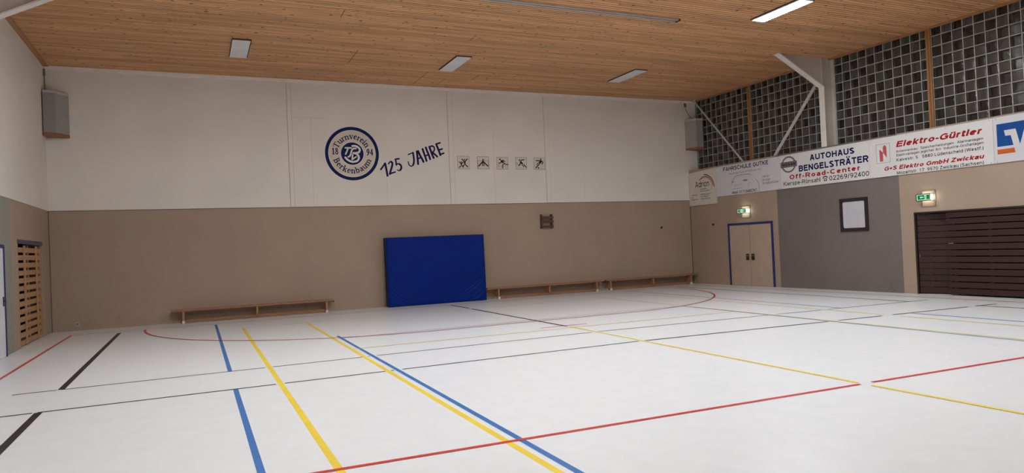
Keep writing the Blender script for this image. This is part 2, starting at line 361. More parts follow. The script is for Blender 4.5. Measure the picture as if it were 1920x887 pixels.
# ------------------------------------------------------------------ lettering
# ------------------------------------------------------------------ plain grotesque letters drawn with one even pen
def _arc(cx, cy, rx, ry, a0, a1, n=14):
    return [(cx+rx*math.cos(math.radians(a0+(a1-a0)*k/n)), cy+ry*math.sin(math.radians(a0+(a1-a0)*k/n))) for k in range(n+1)]
def _grotesque(p):
    """glyph table for pen width p: cap height .72, x-height .53; every stroke keeps inside the letter's box"""
    h = p/2; C = 0.72; X = 0.53; T = C-h; B = h; XT = X-h
    def O(w, t, b=0.0): return _arc(w/2, (t+b)/2, w/2-h, (t-b)/2-h, 90, 450, 28)
    g = {}
    g['A'] = (.66, [[(h*1.1, 0), (.33-h*.25, C)], [(.33+h*.25, C), (.66-h*1.1, 0)], [(.15, .235), (.51, .235)]])
    g['B'] = (.62, [[(h, 0), (h, C)], [(h, T), (.36, T)]+_arc(.36, (T+.39)/2, .20-h*.3, (T-.39)/2, 90, -90)+[(h, .39)], [(h, .39), (.38, .39)]+_arc(.38, (.39+B)/2, .24-h, (.39-B)/2, 90, -90)+[(h, B)]])
    g['C'] = (.66, [_arc(.35, C/2, .35-h, C/2-h, 42, 318, 22)])
    g['E'] = (.58, [[(h, 0), (h, C)], [(h, T), (.56, T)], [(h, .38), (.52, .38)], [(h, B), (.58, B)]])
    g['F'] = (.55, [[(h, 0), (h, C)], [(h, T), (.55, T)], [(h, .37), (.49, .37)]])
    g['G'] = (.70, [_arc(.36, C/2, .36-h, C/2-h, 42, 300, 22)+[(.70-h, .16)], [(.70-h, .08), (.70-h, .36)], [(.70, .36), (.40, .36)]])
    g['H'] = (.64, [[(h, 0), (h, C)], [(.64-h, 0), (.64-h, C)], [(h, .37), (.64-h, .37)]])
    g['I'] = (p, [[(h, 0), (h, C)]])
    g['K'] = (.64, [[(h, 0), (h, C)], [(.60-h*.4, C), (h, .25)], [(.22, .42), (.64-h*.8, 0)]])
    g['L'] = (.52, [[(h, 0), (h, C)], [(h, B), (.52, B)]])
    g['M'] = (.76, [[(h, 0), (h, C)], [(.76-h, 0), (.76-h, C)], [(h, C-h*.6), (.38, h*.6)], [(.38, h*.6), (.76-h, C-h*.6)]])
    g['N'] = (.64, [[(h, 0), (h, C)], [(.64-h, 0), (.64-h, C)], [(h, C-h*.6), (.64-h, h*.6)]])
    g['O'] = (.72, [O(.72, C)])
    g['R'] = (.64, [[(h, 0), (h, C)], [(h, T), (.38, T)]+_arc(.38, (T+.34)/2, .22-h*.3, (T-.34)/2, 90, -90)+[(h, .34)], [(.36, .34), (.62-h*.5, 0)]])
    g['S'] = (.60, [_arc(.30, .54, .27-h*.6, .18-h, 20, 90, 6)+_arc(.30, .535, .29-h, .185-h, 90, 250, 12)+_arc(.30, .195, .30-h, .195-h, 68, -90, 12)+_arc(.30, .195, .30-h, .195-h, -90, -165, 6)])
    g['T'] = (.58, [[(.29, 0), (.29, C)], [(0, T), (.58, T)]])
    g['U'] = (.64, [[(h, C), (h, .25)]+_arc(.32, .25, .32-h, .25-h, 180, 360, 14)+[(.64-h, C)]])
    g['W'] = (.92, [[(h*.8, C), (.23, h*.4)], [(.23, h*.4), (.46, C-h*.4)], [(.46, C-h*.4), (.69, h*.4)], [(.69, h*.4), (.92-h*.8, C)]])
    g['Z'] = (.58, [[(.02, T), (.56, T)], [(.56-h, T), (h*1.1, B)], [(0, B), (.58, B)]])
    g['a'] = (.50, [_arc(.25, XT-.10, .20, .10, 165, 20, 10)+[(.50-h*1.1, .36), (.50-h*1.1, .06)], [(.50-h*1.1, .32), (.30, .30)]+_arc(.21, .155, .21-h, .155-h, 110, 280, 12)+[(.30, .04), (.43, .12)], [(.50-h*1.1, .10), (.50, .02)]])
    g['b'] = (.52, [[(h, 0), (h, C)], O2(h, .52, X, p)])
    g['c'] = (.48, [_arc(.26, X/2, .26-h, X/2-h, 48, 312, 18)])
    g['d'] = (.52, [[(.52-h, 0), (.52-h, C)], O2(h, .52, X, p)])
    g['e'] = (.52, [[(h*1.2, .275), (.52-h*1.1, .275)], _arc(.26, X/2, .26-h, X/2-h, 2, 318, 22)])
    g['f'] = (.30, [[(.11, 0), (.11, .58)]+_arc(.11+.15, .58, .15, .14-h, 180, 90, 8)+[(.30, T)], [(0, .49), (.29, .49)]])
    g['g'] = (.52, [[(.52-h, X), (.52-h, -.06)]+_arc(.26, -.06, .26-h, .14-h, 0, -155, 12), O2(h, .52, X, p)])
    g['h'] = (.50, [[(h, 0), (h, C)], _arc(.25, X-.22, .25-h, .22-h, 180, 0, 12)+[(.50-h, 0)]])
    g['i'] = (p, [[(h, 0), (h, X)], [(h, C-p), (h, C)]])
    g['j'] = (.16, [[(.16-h, X), (.16-h, -.10)]+_arc(.16-h-.08, -.10, .08, .09, 0, -90, 6), [(.16-h, C-p), (.16-h, C)]])
    g['k'] = (.48, [[(h, 0), (h, C)], [(.44, X), (h, .16)], [(.17, .29), (.48-h*.6, 0)]])
    g['l'] = (p, [[(h, 0), (h, C)]])
    g['m'] = (.78, [[(h, 0), (h, X)], _arc(.23, X-.18, .23-h, .18-h, 180, 0, 10)+[(.39+.0, .34), (.39, 0)], _arc(.585, X-.18, .195-h*.6, .18-h, 180, 0, 10)+[(.78-h, 0)]])
    g['n'] = (.50, [[(h, 0), (h, X)], _arc(.25, X-.22, .25-h, .22-h, 180, 0, 12)+[(.50-h, 0)]])
    g['o'] = (.53, [O(.53, X)])
    g['p'] = (.52, [[(h, -.20), (h, X)], O2(h, .52, X, p)])
    g['r'] = (.32, [[(h, 0), (h, X)], _arc(.26, X-.20, .26-h, .20-h, 180, 80, 8)])
    g['s'] = (.47, [_arc(.235, X-.14, .21-h*.5, .14-h, 15, 90, 6)+_arc(.235, X-.145, .225-h, .145-h, 90, 250, 10)+_arc(.235, .145, .235-h, .145-h, 68, -90, 10)+_arc(.235, .145, .235-h, .145-h, -90, -165, 6)])
    g['t'] = (.30, [[(.12, .66), (.12, .13)]+_arc(.12+.12, .13, .12, .13-h, 180, 270, 8)+[(.30, B)], [(0, .49), (.29, .49)]])
    g['u'] = (.50, [[(h, X), (h, .22)]+_arc(.25, .22, .25-h, .22-h, 180, 360, 12), [(.50-h, 0), (.50-h, X)]])
    g['v'] = (.50, [[(h*.8, X), (.25, h*.4)], [(.25, h*.4), (.50-h*.8, X)]])
    g['w'] = (.74, [[(h*.8, X), (.19, h*.4)], [(.19, h*.4), (.37, X-h*.4)], [(.37, X-h*.4), (.55, h*.4)], [(.55, h*.4), (.74-h*.8, X)]])
    g['z'] = (.45, [[(.02, XT), (.43, XT)], [(.43-h, XT), (h, B)], [(0, B), (.45, B)]])
    g['ß'] = (.54, [[(h, 0), (h, .54)]+_arc(.25, .54, .25-h, .18-h, 180, 0, 10)+[(.38, .42), (.34, .40)], [(.34, .40)]+_arc(.36, .20, .18-h, .20-h, 70, -100, 12)])
    for a, b in (('ü', 'u'), ('ö', 'o')):
        w, s = g[b]; d = max(p, .09); g[a] = (w, s+[[(w/2-.11, C-d), (w/2-.11, C)], [(w/2+.11, C-d), (w/2+.11, C)]])
    w, s = g['A']; g['Ä'] = (w, s+[[(w/2-.15, C+.05), (w/2-.15, C+.05+p*.9)], [(w/2+.15, C+.05), (w/2+.15, C+.05+p*.9)]])
    g['0'] = (.54, [O(.54, C)])
    g['1'] = (.54, [[(.33, 0), (.33, C)], [(.33, C-h*1.2), (.14, .56)]])
    g['2'] = (.54, [_arc(.27, C-.20, .25-h*.6, .20-h, 170, -25, 12)+[(h*1.2, B)], [(.02, B), (.53, B)]])
    g['4'] = (.54, [[(.42-h, 0), (.42-h, C)], [(.42-h*1.3, C-h), (h, .20)], [(0, .20), (.54, .20)]])
    g['5'] = (.54, [[(.50, T), (.12, T)], [(.13, T), (.08, .36)], [(.08, .36)]+_arc(.27, .235, .27-h, .235-h, 130, -160, 14)])
    g['6'] = (.54, [_arc(.27, .23, .27-h, .23-h, 90, 450, 22), _arc(.44, .30, .44-h, .42-h, 178, 95, 10)])
    g['7'] = (.54, [[(.02, T), (.52, T)], [(.52-h*.6, T), (.20, 0)]])
    g['8'] = (.54, [_arc(.27, C-.18, .23-h, .18-h*.8, 90, 450, 20), _arc(.27, .20, .27-h, .20-h, 90, 450, 20)])
    g['9'] = (.54, [_arc(.27, C-.23, .27-h, .23-h, 90, 450, 22), _arc(.10, C-.30, .44-h, .42-h, 0, -85, 10)])
    g['-'] = (.26, [[(.0, .27), (.26, .27)]])
    g['+'] = (.40, [[(.0, .34), (.40, .34)], [(.20, .14), (.20, .54)]])
    g['/'] = (.30, [[(h*.5, 0), (.30-h*.5, C)]])
    g['.'] = (p, [[(h, 0), (h, p)]])
    g['·'] = (p, [[(h, .33), (h, .33+p)]])
    g['!'] = (p, [[(h, 0), (h, p)], [(h, .20), (h, C)]])
    g['('] = (.22, [_arc(.30, .29, .30-h, .50, 128, 232, 10)])
    g[')'] = (.22, [_arc(-.08, .29, .30-h, .50, 52, -52, 10)])
    g[' '] = (.20, [])
    return g
def O2(h, w, t, p): return _arc(w/2, t/2, w/2-h, t/2-h, 90, 450, 24)
def plain_text(mb, s, u0, u1, base, cap, fr, n, m=0, pen=0.10, shear=0.0, gap=0.10):
    """one line of even-pen letters fitted between u0 and u1, capitals cap high"""
    g = _grotesque(pen); tot = sum(g[c][0]+gap for c in s)-gap
    sx = (u1-u0)/tot; sy = cap/0.72; x = 0.0; k = 0
    for c in s:
        w, strokes = g[c]
        for pts in strokes:
            L = [Vector((x+a, b)) for a, b in pts]
            left = []; right = []
            closed = len(L) > 8 and (L[0]-L[-1]).length < 1e-6
            for i, q in enumerate(L):                       # mitred outline in letter space, then fitted
                a = L[i-1] if i > 0 else (L[-2] if closed else q); b = L[i+1] if i < len(L)-1 else (L[1] if closed else q)
                d1 = (q-a).normalized() if (q-a).length > 1e-9 else (b-q).normalized(); d2 = (b-q).normalized() if (b-q).length > 1e-9 else d1
                t = (d1+d2)
                t = t.normalized() if t.length > 1e-6 else d1
                nn = Vector((-t.y, t.x)); co = max(0.5, nn.dot(Vector((-d1.y, d1.x)))); o = nn*(pen/2/co)
                left.append(q+o); right.append(q-o)
            f = lambda v: fr(u0+(v.x+shear*v.y)*sx, base+v.y*sy, n+k*0.00003)
            for i in range(len(L)-1): mb.quad([f(right[i]), f(right[i+1]), f(left[i+1]), f(left[i])], m)
            k += 1
            if k > 8: k = 0
        x += w+gap
K, t_ = 0.125, 0.062     # thick and thin pen of the roman letters
SERIF = {
'T': (0.62, [(t_, [(.03, .67), (.59, .67)]), (t_, [(.03, .67), (.02, .54)]), (t_, [(.59, .67), (.60, .54)]), (K, [(.31, .66), (.31, .03)]), (t_, [(.19, .02), (.43, .02)])]),
'u': (0.56, [(K, [(.13, .44), (.13, .15)]), (t_*1.4, [(.13, .15), (.17, .05), (.26, .03), (.35, .07), (.42, .15)]), (K, [(.43, .44), (.43, .03)]), (t_, [(.03, .45), (.13, .45)]), (t_, [(.33, .45), (.43, .45)]), (t_, [(.43, .02), (.54, .02)])]),
'r': (0.40, [(K, [(.13, .44), (.13, .03)]), (t_, [(.14, .32), (.21, .41), (.29, .45)]), (K*.9, [(.29, .43), (.34, .41)]), (t_, [(.03, .02), (.25, .02)]), (t_, [(.03, .45), (.13, .45)])]),
'n': (0.57, [(K, [(.13, .44), (.13, .03)]), (t_*1.3, [(.14, .34), (.22, .43), (.31, .45), (.40, .41)]), (K, [(.42, .37), (.42, .03)]), (t_, [(.03, .02), (.24, .02)]), (t_, [(.32, .02), (.54, .02)]), (t_, [(.03, .45), (.13, .45)])]),
'v': (0.50, [(K, [(.10, .44), (.25, .04)]), (t_, [(.26, .02), (.41, .44)]), (t_, [(.01, .45), (.20, .45)]), (t_, [(.33, .45), (.49, .45)])]),
'e': (0.47, [(t_, [(.09, .26), (.40, .27)]), (t_*1.3, [(.40, .27), (.37, .40), (.25, .46)]), (K, [(.23, .44), (.13, .37), (.09, .24), (.12, .11), (.21, .04)]), (t_, [(.21, .03), (.32, .03), (.41, .11)])]),
'i': (0.28, [(K, [(.13, .44), (.13, .03)]), (t_, [(.03, .02), (.24, .02)]), (t_, [(.03, .45), (.13, .45)]), (K*1.1, [(.13, .63), (.135, .635)])]),
'B': (0.60, [(K, [(.16, .66), (.16, .03)]), (t_, [(.04, .67), (.30, .67)]), (K*.9, [(.30, .65), (.41, .60), (.43, .52), (.39, .42)]), (t_, [(.39, .41), (.30, .37), (.17, .37)]), (K, [(.33, .36), (.46, .30), (.50, .20), (.45, .09), (.36, .04)]), (t_, [(.04, .02), (.36, .02)])]),
'k': (0.56, [(K, [(.13, .69), (.13, .03)]), (t_, [(.14, .20), (.41, .44)]), (K, [(.24, .29), (.44, .04)]), (t_, [(.03, .02), (.24, .02)]), (t_, [(.34, .02), (.55, .02)]), (t_, [(.33, .45), (.50, .45)]), (t_, [(.03, .70), (.13, .70)])]),
'b': (0.54, [(K, [(.12, .69), (.12, .05)]), (t_, [(.13, .34), (.21, .43), (.28, .45)]), (K, [(.28, .44), (.40, .37), (.44, .24), (.40, .10), (.31, .03)]), (t_, [(.31, .02), (.20, .02), (.12, .07)]), (t_, [(.02, .70), (.12, .70)])]),
'a': (0.47, [(t_*1.3, [(.09, .35), (.13, .43), (.23, .45)]), (K, [(.23, .45), (.32, .40), (.34, .30), (.34, .05)]), (t_, [(.34, .03), (.45, .03)]), (K*.8, [(.33, .27), (.20, .23), (.10, .17), (.09, .09), (.15, .04)]), (t_, [(.15, .03), (.25, .05), (.33, .12)])]),
'm': (0.86, [(K, [(.13, .44), (.13, .03)]), (t_*1.3, [(.14, .34), (.22, .43), (.30, .45), (.38, .41)]), (K, [(.42, .37), (.42, .03)]), (t_*1.3, [(.43, .34), (.51, .43), (.59, .45), (.67, .41)]), (K, [(.71, .37), (.71, .03)]), (t_, [(.03, .02), (.24, .02)]), (t_, [(.32, .02), (.53, .02)]), (t_, [(.61, .02), (.83, .02)]), (t_, [(.03, .45), (.13, .45)])]),
'1': (0.50, [(K, [(.27, .64), (.27, .03)]), (t_, [(.12, .56), (.27, .66)]), (t_, [(.12, .02), (.42, .02)])]),
'8': (0.52, [(K*.8, [(.26, .66), (.15, .60), (.14, .50), (.20, .42), (.34, .32), (.42, .22), (.40, .08), (.27, .02)]), (K*.7, [(.27, .02), (.12, .07), (.09, .18), (.17, .31), (.33, .42), (.39, .53), (.36, .62), (.26, .66)])]),
'9': (0.52, [(K*.85, [(.40, .50), (.36, .62), (.26, .66), (.14, .60), (.10, .47), (.15, .35), (.25, .31), (.36, .36), (.40, .46)]), (K*.85, [(.41, .50), (.38, .30), (.28, .12), (.12, .01)])]),
'4': (0.52, [(K, [(.34, .64), (.34, .02)]), (t_, [(.33, .65), (.05, .22)]), (t_*1.4, [(.05, .21), (.47, .21)])]),
}
def arc_word(mb, word, cu, cv, rad, size, mid, fr, n, m=0, inward=False, track=0.02):
    """roman word round a circle, mid = angle of its centre in degrees; inward = read along the bottom"""
    tot = sum(SERIF[c][0]+track for c in word)*size
    pos = -tot/2
    for c in word:
        w, strokes = SERIF[c]
        a = math.radians(mid)-(pos+w*size/2)/rad if not inward else math.radians(mid)+(pos+w*size/2)/rad
        ox, oy = cu+rad*math.cos(a), cv+rad*math.sin(a)
        rot = a-math.pi/2 if not inward else a+math.pi/2
        ca, sa = math.cos(rot), math.sin(rot)
        for pw, pts in strokes:
            q = []
            for x, y in pts:
                lx, ly = (x-w/2)*size, y*size
                q.append((ox+lx*ca-ly*sa, oy+lx*sa+ly*ca))
            mb.stroke(q, pw*size, fr, n, m)
        pos += (w+track)*size
def flat_word(mb, word, u, v, size, fr, n, m=0, nx=1.0):
    for c in word:
        w, strokes = SERIF[c]
        for pw, pts in strokes: mb.stroke([(u+x*size*nx, v+y*size) for x, y in pts], pw*size, fr, n, m)
        u += w*size*nx
TEXT = {'adrion': [('Adrion', 0.348, 1.036, 3.122, 0.15),
            ('--', 0.587, 0.927, 3.042, 0.044),
            ('--', 0.582, 1.044, 2.98, 0.043),
            ('--', 0.586, 1.109, 2.866, 0.043),
            ('--', 0.588, 0.99, 2.8, 0.044),
            ('--', 0.599, 1.077, 2.728, 0.043),
            ('--', 0.139, 0.431, 2.87, 0.045),
            ('--', 0.146, 0.256, 2.795, 0.044),
            ('--', 0.141, 0.45, 2.726, 0.044)],
 'autohaus': [('AUTOHAUS', 5.058, 6.442, 3.418, 0.154),
              ('BENGELSTRÄTER', 4.671, 6.826, 3.163, 0.165),
              ('Off-Road-Center', 4.336, 6.585, 2.988, 0.123),
              ('Kierspe-Rönsahl', 4.109, 5.367, 2.826, 0.113),
              ('02269/92400', 5.653, 6.828, 2.823, 0.121),
              ('PHONE', 5.45, 5.604, 2.829, 0.122),
              ('NISSANBAR', 4.042, 4.602, 3.356, 0.152),
              ('NISSAN', 4.083, 4.568, 3.394, 0.065),
              ('RING', 4.091, 4.595, 3.418, 0.199),
              ('RING2', 4.329, 4.329, 3.186, 0.462)],
 'elektro': [('Elektro-Gürtler', 7.572, 9.519, 3.407, 0.133),
             ('Antennenbau · Speicherheizungen · Alarmanlagen', 7.569, 9.555, 3.278, 0.055),
             ('Elektroanlagen jeglicher Art · Industrie-Großanlagen', 7.575, 9.559, 3.189, 0.058),
             ('Kalvestr. 5   5880 Lüdenscheid (Westf.)', 7.568, 9.553, 3.074, 0.07),
             ('G+S Elektro GmbH Zwickau', 7.233, 9.54, 2.89, 0.093),
             ('Mozartstr. 17  9570 Zwickau (Sachsen)', 7.567, 9.546, 2.771, 0.072)],
 'fahr': [('FAHRSCHULE GUTKE', 1.705, 3.576, 3.506, 0.123),
          ('Wir bringen Euch SICHER ans Ziel !', 1.954, 3.301, 3.38, 0.049),
          ('Halver', 3.328, 3.58, 3.149, 0.059),
          ('Brügge', 3.328, 3.629, 3.051, 0.058),
          ('Schalksmühle', 3.324, 3.921, 2.95, 0.063),
          ('Mobil. 0171/5482767', 2.059, 3.084, 2.78, 0.075),
          ('GUTKE', 2.149, 2.482, 2.996, 0.065)]}
POLY = {'ad_black': [(0.809, 3.514), (0.924, 3.495), (1.036, 3.449), (1.144, 3.366), (1.217, 3.267), (1.255, 3.172), (1.26, 3.088)],
 'ad_or': [(0.647, 3.38), (0.743, 3.408), (0.86, 3.411), (0.951, 3.391), (1.051, 3.33), (1.134, 3.222), (1.155, 3.128), (1.146, 3.007)],
 'ad_red': [(0.573, 3.353), (0.648, 3.403), (0.745, 3.439), (0.863, 3.447), (0.965, 3.426), (1.065, 3.374), (1.15, 3.281), (1.199, 3.177), (1.207, 3.131)],
 'car_arch': [(2.746, 2.9), (2.759, 2.977), (2.779, 3.041), (2.819, 3.07), (2.855, 3.039)],
 'car_back': [(3.05, 3.145), (3.12, 3.072), (3.167, 2.992), (3.184, 2.914), (3.178, 2.828), (3.173, 2.796), (3.197, 2.772)],
 'car_badge': [(2.514, 3.143), (2.579, 3.172), (2.725, 3.159), (2.723, 3.135), (2.622, 3.117)],
 'car_light': [(2.065, 3.166), (2.172, 3.146), (2.081, 3.116)],
 'car_line': [(2.076, 2.928), (2.5, 2.929)],
 'car_roof': [(2.037, 3.069), (2.063, 3.146), (2.112, 3.209), (2.181, 3.27), (2.256, 3.307), (2.4, 3.323), (2.558, 3.322), (2.743, 3.315), (2.834, 3.302),
              (2.886, 3.283)],
 'n_left': [(7.134, 3.415), (7.229, 3.331), (7.226, 3.121), (7.14, 3.122)],
 'n_right': [(7.231, 3.457), (7.274, 3.505), (7.323, 3.462), (7.328, 3.194), (7.233, 3.325)],
 'nlogo_a': [(7.134, 3.415), (7.227, 3.298), (7.324, 3.198), (7.229, 3.335), (7.226, 3.121), (7.14, 3.122)],
 'nlogo_box': [(7.043, 3.539), (7.415, 3.53), (7.416, 3.077), (7.047, 3.083)],
 'v_blue': [(9.829, 3.54), (10.357, 3.54), (9.831, 3.082), (10.138, 3.081)],
 'v_or': [(9.828, 3.027), (10.153, 3.024), (10.171, 2.929), (9.827, 2.928)],
 'v_white': [(9.97, 3.398), (10.192, 3.4), (10.261, 3.084), (10.349, 3.377), (9.992, 3.288), (10.095, 3.28), (10.138, 3.081)]}
STROKES = {'jahre': [(0.0453, [(7.657, 3.722), (7.707, 3.788), (7.769, 3.877)]), (0.0587, [(7.782, 3.886), (7.81, 3.723), (7.835, 3.555)]),
           (0.0347, [(7.875, 3.874), (7.904, 3.92), (7.942, 3.936)]),
           (0.0533, [(7.948, 3.936), (7.983, 3.908), (7.981, 3.848), (7.959, 3.776), (7.926, 3.684), (7.901, 3.599)]),
           (0.04, [(7.907, 3.603), (7.969, 3.629), (8.053, 3.655)]), (0.0453, [(8.068, 4.003), (8.173, 4.021)]),
           (0.0453, [(8.075, 3.998), (8.086, 3.922), (8.092, 3.849)]), (0.0347, [(8.092, 3.856), (8.14, 3.883), (8.178, 3.879)]),
           (0.0533, [(8.174, 3.876), (8.217, 3.844), (8.231, 3.791), (8.218, 3.738), (8.193, 3.705)]),
           (0.0267, [(8.193, 3.705), (8.152, 3.687), (8.113, 3.718)]), (0.032, [(8.439, 4.137), (8.505, 4.165), (8.589, 4.195)]),
           (0.0533, [(8.575, 4.19), (8.591, 4.086), (8.597, 3.993), (8.587, 3.899), (8.563, 3.846)]),
           (0.032, [(8.563, 3.846), (8.524, 3.817), (8.484, 3.822), (8.448, 3.858), (8.43, 3.938)]),
           (0.0587, [(8.689, 4.227), (8.698, 4.114), (8.704, 3.994), (8.71, 3.88)]), (0.0587, [(8.726, 4.237), (8.772, 4.128), (8.823, 4.035), (8.868, 3.942)]),
           (0.04, [(8.719, 4.027), (8.811, 4.069)]), (0.0587, [(8.856, 4.297), (8.892, 4.184), (8.935, 4.05), (8.955, 3.97)]),
           (0.0587, [(8.952, 4.339), (8.992, 4.225), (9.036, 4.118), (9.063, 4.018)]), (0.04, [(8.917, 4.103), (9.016, 4.145)]),
           (0.0587, [(9.056, 4.361), (9.097, 4.24), (9.128, 4.146), (9.166, 4.053)]), (0.0427, [(9.053, 4.358), (9.139, 4.392), (9.194, 4.357)]),
           (0.04, [(9.187, 4.363), (9.205, 4.303), (9.181, 4.242), (9.138, 4.207)]), (0.0533, [(9.138, 4.207), (9.206, 4.154), (9.274, 4.094)]),
           (0.0587, [(9.261, 4.439), (9.299, 4.338), (9.337, 4.237), (9.368, 4.136)]), (0.0453, [(9.254, 4.443), (9.372, 4.482)]),
           (0.0453, [(9.324, 4.278), (9.432, 4.311)]), (0.0453, [(9.361, 4.15), (9.472, 4.192)])],
 'mono': [(0.0419, [(6.726, 4.294), (6.801, 4.294), (6.877, 4.293)]), (0.0419, [(6.797, 4.286), (6.766, 4.207), (6.727, 4.126)]),
          (0.0443, [(6.795, 4.055), (6.832, 4.071), (6.857, 4.112), (6.876, 4.176), (6.898, 4.241), (6.936, 4.278), (7.004, 4.281)]),
          (0.0531, [(6.915, 4.345), (6.979, 4.351), (7.042, 4.332), (7.096, 4.284), (7.111, 4.236), (7.084, 4.183), (7.019, 4.161), (6.935, 4.159)]),
          (0.0531,
           [(6.955, 4.157), (7.018, 4.138), (7.064, 4.09), (7.078, 4.034), (7.051, 3.969), (7.002, 3.937), (6.913, 3.92), (6.834, 3.939), (6.765, 3.983),
            (6.716, 4.038)]),
          (0.0403, [(6.912, 4.113), (6.903, 4.048), (6.894, 3.984)]), (0.037, [(6.894, 3.984), (6.941, 4.017), (7.003, 4.059)])]}
PICTO = [{'box': [(9.863, 4.116), (10.228, 4.12), (10.233, 3.745), (9.865, 3.743)],
  'dots': [(10.086, 4.017, 0.0183), (9.981, 3.944, 0.0183)],
  's': [(0.0282, [(10.008, 4.028), (10.082, 3.96)]), (0.0282, [(10.165, 4.03), (10.096, 3.961)]), (0.0466, [(10.089, 3.957), (10.088, 3.902)]),
        (0.0282, [(10.066, 3.861), (10.021, 3.819)]), (0.0282, [(10.11, 3.868), (10.17, 3.81)]), (0.0226, [(9.921, 3.949), (9.977, 3.894)]),
        (0.0226, [(10.041, 3.95), (9.992, 3.901)]), (0.0381, [(9.983, 3.901), (9.983, 3.87)]), (0.0226, [(9.97, 3.836), (9.917, 3.791)]),
        (0.0226, [(10.0, 3.84), (10.041, 3.795)])],
  'thin': []},
 {'box': [(10.468, 4.109), (10.835, 4.114), (10.836, 3.744), (10.473, 3.742)],
  'dots': [(10.654, 4.016, 0.0198)],
  's': [(0.031, [(10.644, 3.966), (10.515, 3.836)]), (0.031, [(10.655, 3.966), (10.795, 3.838)]), (0.0494, [(10.651, 3.969), (10.65, 3.948)]),
        (0.024, [(10.635, 3.941), (10.631, 3.847)]), (0.024, [(10.676, 3.942), (10.674, 3.848)])],
  'thin': [(0.0099, [(10.473, 3.985), (10.829, 3.988)]), (0.0183, [(10.481, 3.985), (10.483, 3.744)]), (0.0183, [(10.825, 3.988), (10.827, 3.746)]),
           (0.0056, [(10.478, 3.846), (10.826, 3.849)])]},
 {'box': [(11.08, 4.099), (11.444, 4.103), (11.443, 3.742), (11.072, 3.74)],
  'dots': [(11.184, 4.035, 0.0225)],
  's': [(0.0484, [(11.234, 3.991), (11.274, 3.948)]), (0.0259, [(11.225, 3.999), (11.295, 4.0), (11.334, 3.967)]),
        (0.0225, [(11.219, 3.982), (11.21, 3.93), (11.141, 3.925)]), (0.0242, [(11.319, 3.921), (11.265, 3.87), (11.261, 3.78)]),
        (0.0242, [(11.319, 3.921), (11.369, 3.884), (11.434, 3.884)])],
  'thin': [(0.0052, [(11.077, 3.835), (11.438, 3.837)]),
           (0.006, [(11.14, 3.899), (11.158, 3.887), (11.153, 3.869), (11.139, 3.862), (11.125, 3.871), (11.126, 3.888), (11.14, 3.899)])]},
 {'box': [(11.682, 4.106), (12.047, 4.102), (12.051, 3.743), (11.677, 3.741)],
  'dots': [(11.813, 4.018, 0.0216)],
  's': [(0.0345, [(11.849, 3.97), (11.895, 3.927)]), (0.0259, [(11.845, 3.97), (11.886, 4.023), (11.963, 4.028)]),
        (0.0294, [(11.845, 3.979), (11.842, 3.918), (11.786, 3.857)]), (0.0242, [(11.893, 3.884), (11.948, 3.827)]),
        (0.0242, [(11.947, 3.888), (12.025, 3.81)]), (0.0432, [(11.858, 3.944), (11.9, 3.923)])],
  'thin': [(0.0078, [(11.777, 3.865), (11.741, 3.909)]),
           (0.0078, [(11.719, 3.95), (11.747, 3.933), (11.746, 3.909), (11.726, 3.898), (11.698, 3.913), (11.695, 3.939), (11.719, 3.95)])]},
 {'box': [(12.282, 4.098), (12.651, 4.102), (12.653, 3.737), (12.279, 3.735)],
  'dots': [(12.517, 4.052, 0.0207), (12.43, 3.788, 0.0207)],
  's': [(0.0259, [(12.361, 4.008), (12.484, 4.009)]), (0.0605, [(12.522, 3.994), (12.481, 3.945)]),
        (0.0259, [(12.533, 4.003), (12.59, 3.958), (12.548, 3.908)]), (0.0242, [(12.426, 3.932), (12.389, 3.887)]),
        (0.0276, [(12.459, 3.901), (12.345, 3.79)])],
  'thin': []}]

# ------------------------------------------------------------------ the hall
# floor with its painted court lines
mb = MB(); mb.quad([(0, BACK_END, 0), (W, BACK_END, 0), (W, 0, 0), (0, 0, 0)], 0)
mb.quad([(W, -12.2, 0), (20.2, -12.2, 0), (20.2, -7.9, 0), (W, -7.9, 0)], 0)
mb.quad([(-1.2, -3.2, 0), (0, -3.2, 0), (0, -0.7, 0), (-1.2, -0.7, 0)], 0)
_lz = [0.0006]
def line(m, p, q, w=0.055):
    _lz[0] += 0.00004
    mb.stroke([p, q], w, FL, _lz[0], m, cap=False)
def hline(m, x0, y0, x1, y1, gaps, w=0.05):
    """line across the hall, broken where the long lines cross"""
    xs = [x0]
    for g in gaps: xs += list(g)
    xs.append(x1); f = lambda x: y0+(y1-y0)*(x-x0)/(x1-x0)
    for k in range(0, len(xs), 2): line(m, (xs[k], f(xs[k])), (xs[k+1], f(xs[k+1])), w)
R_, B_, Y_, K_ = 1, 2, 3, 4
E_ = BACK_END+0.8
line(R_, (0.525, -1.15), (0.51, E_), 0.05)
line(K_, (1.455, -1.45), (1.455, -8.66), 0.075); line(K_, (1.465, -10.07), (1.48, E_), 0.075)
line(B_, (3.37, -1.33), (3.365, -8.62)); line(B_, (3.365, -10.06), (3.36, E_))
line(Y_, (3.87, -2.70), (3.85, E_), 0.06)
line(Y_, (5.19, -2.63), (5.135, -14.6), 0.058); line(Y_, (5.135, -14.6), (5.10, E_), 0.058)
line(B_, (5.31, -5.71), (5.245, -14.7)); line(B_, (5.245, -14.7), (5.21, E_))
hline(K_, 0.96, -8.68, 9.12, -8.54, [(1.415, 1.455), (3.81, 3.905), (5.135, 5.215), (5.245, 5.345), (9.0, 9.11)], 0.04)
hline(K_, 9.13, -8.54, 16.85, -8.95, [(12.69, 12.88), (13.97, 14.14)], 0.042)
hline(K_, 0.70, -10.08, 9.07, -9.93, [(1.41, 1.455), (3.81, 3.91), (5.12, 5.20), (5.23, 5.345), (8.98, 9.06)], 0.042)
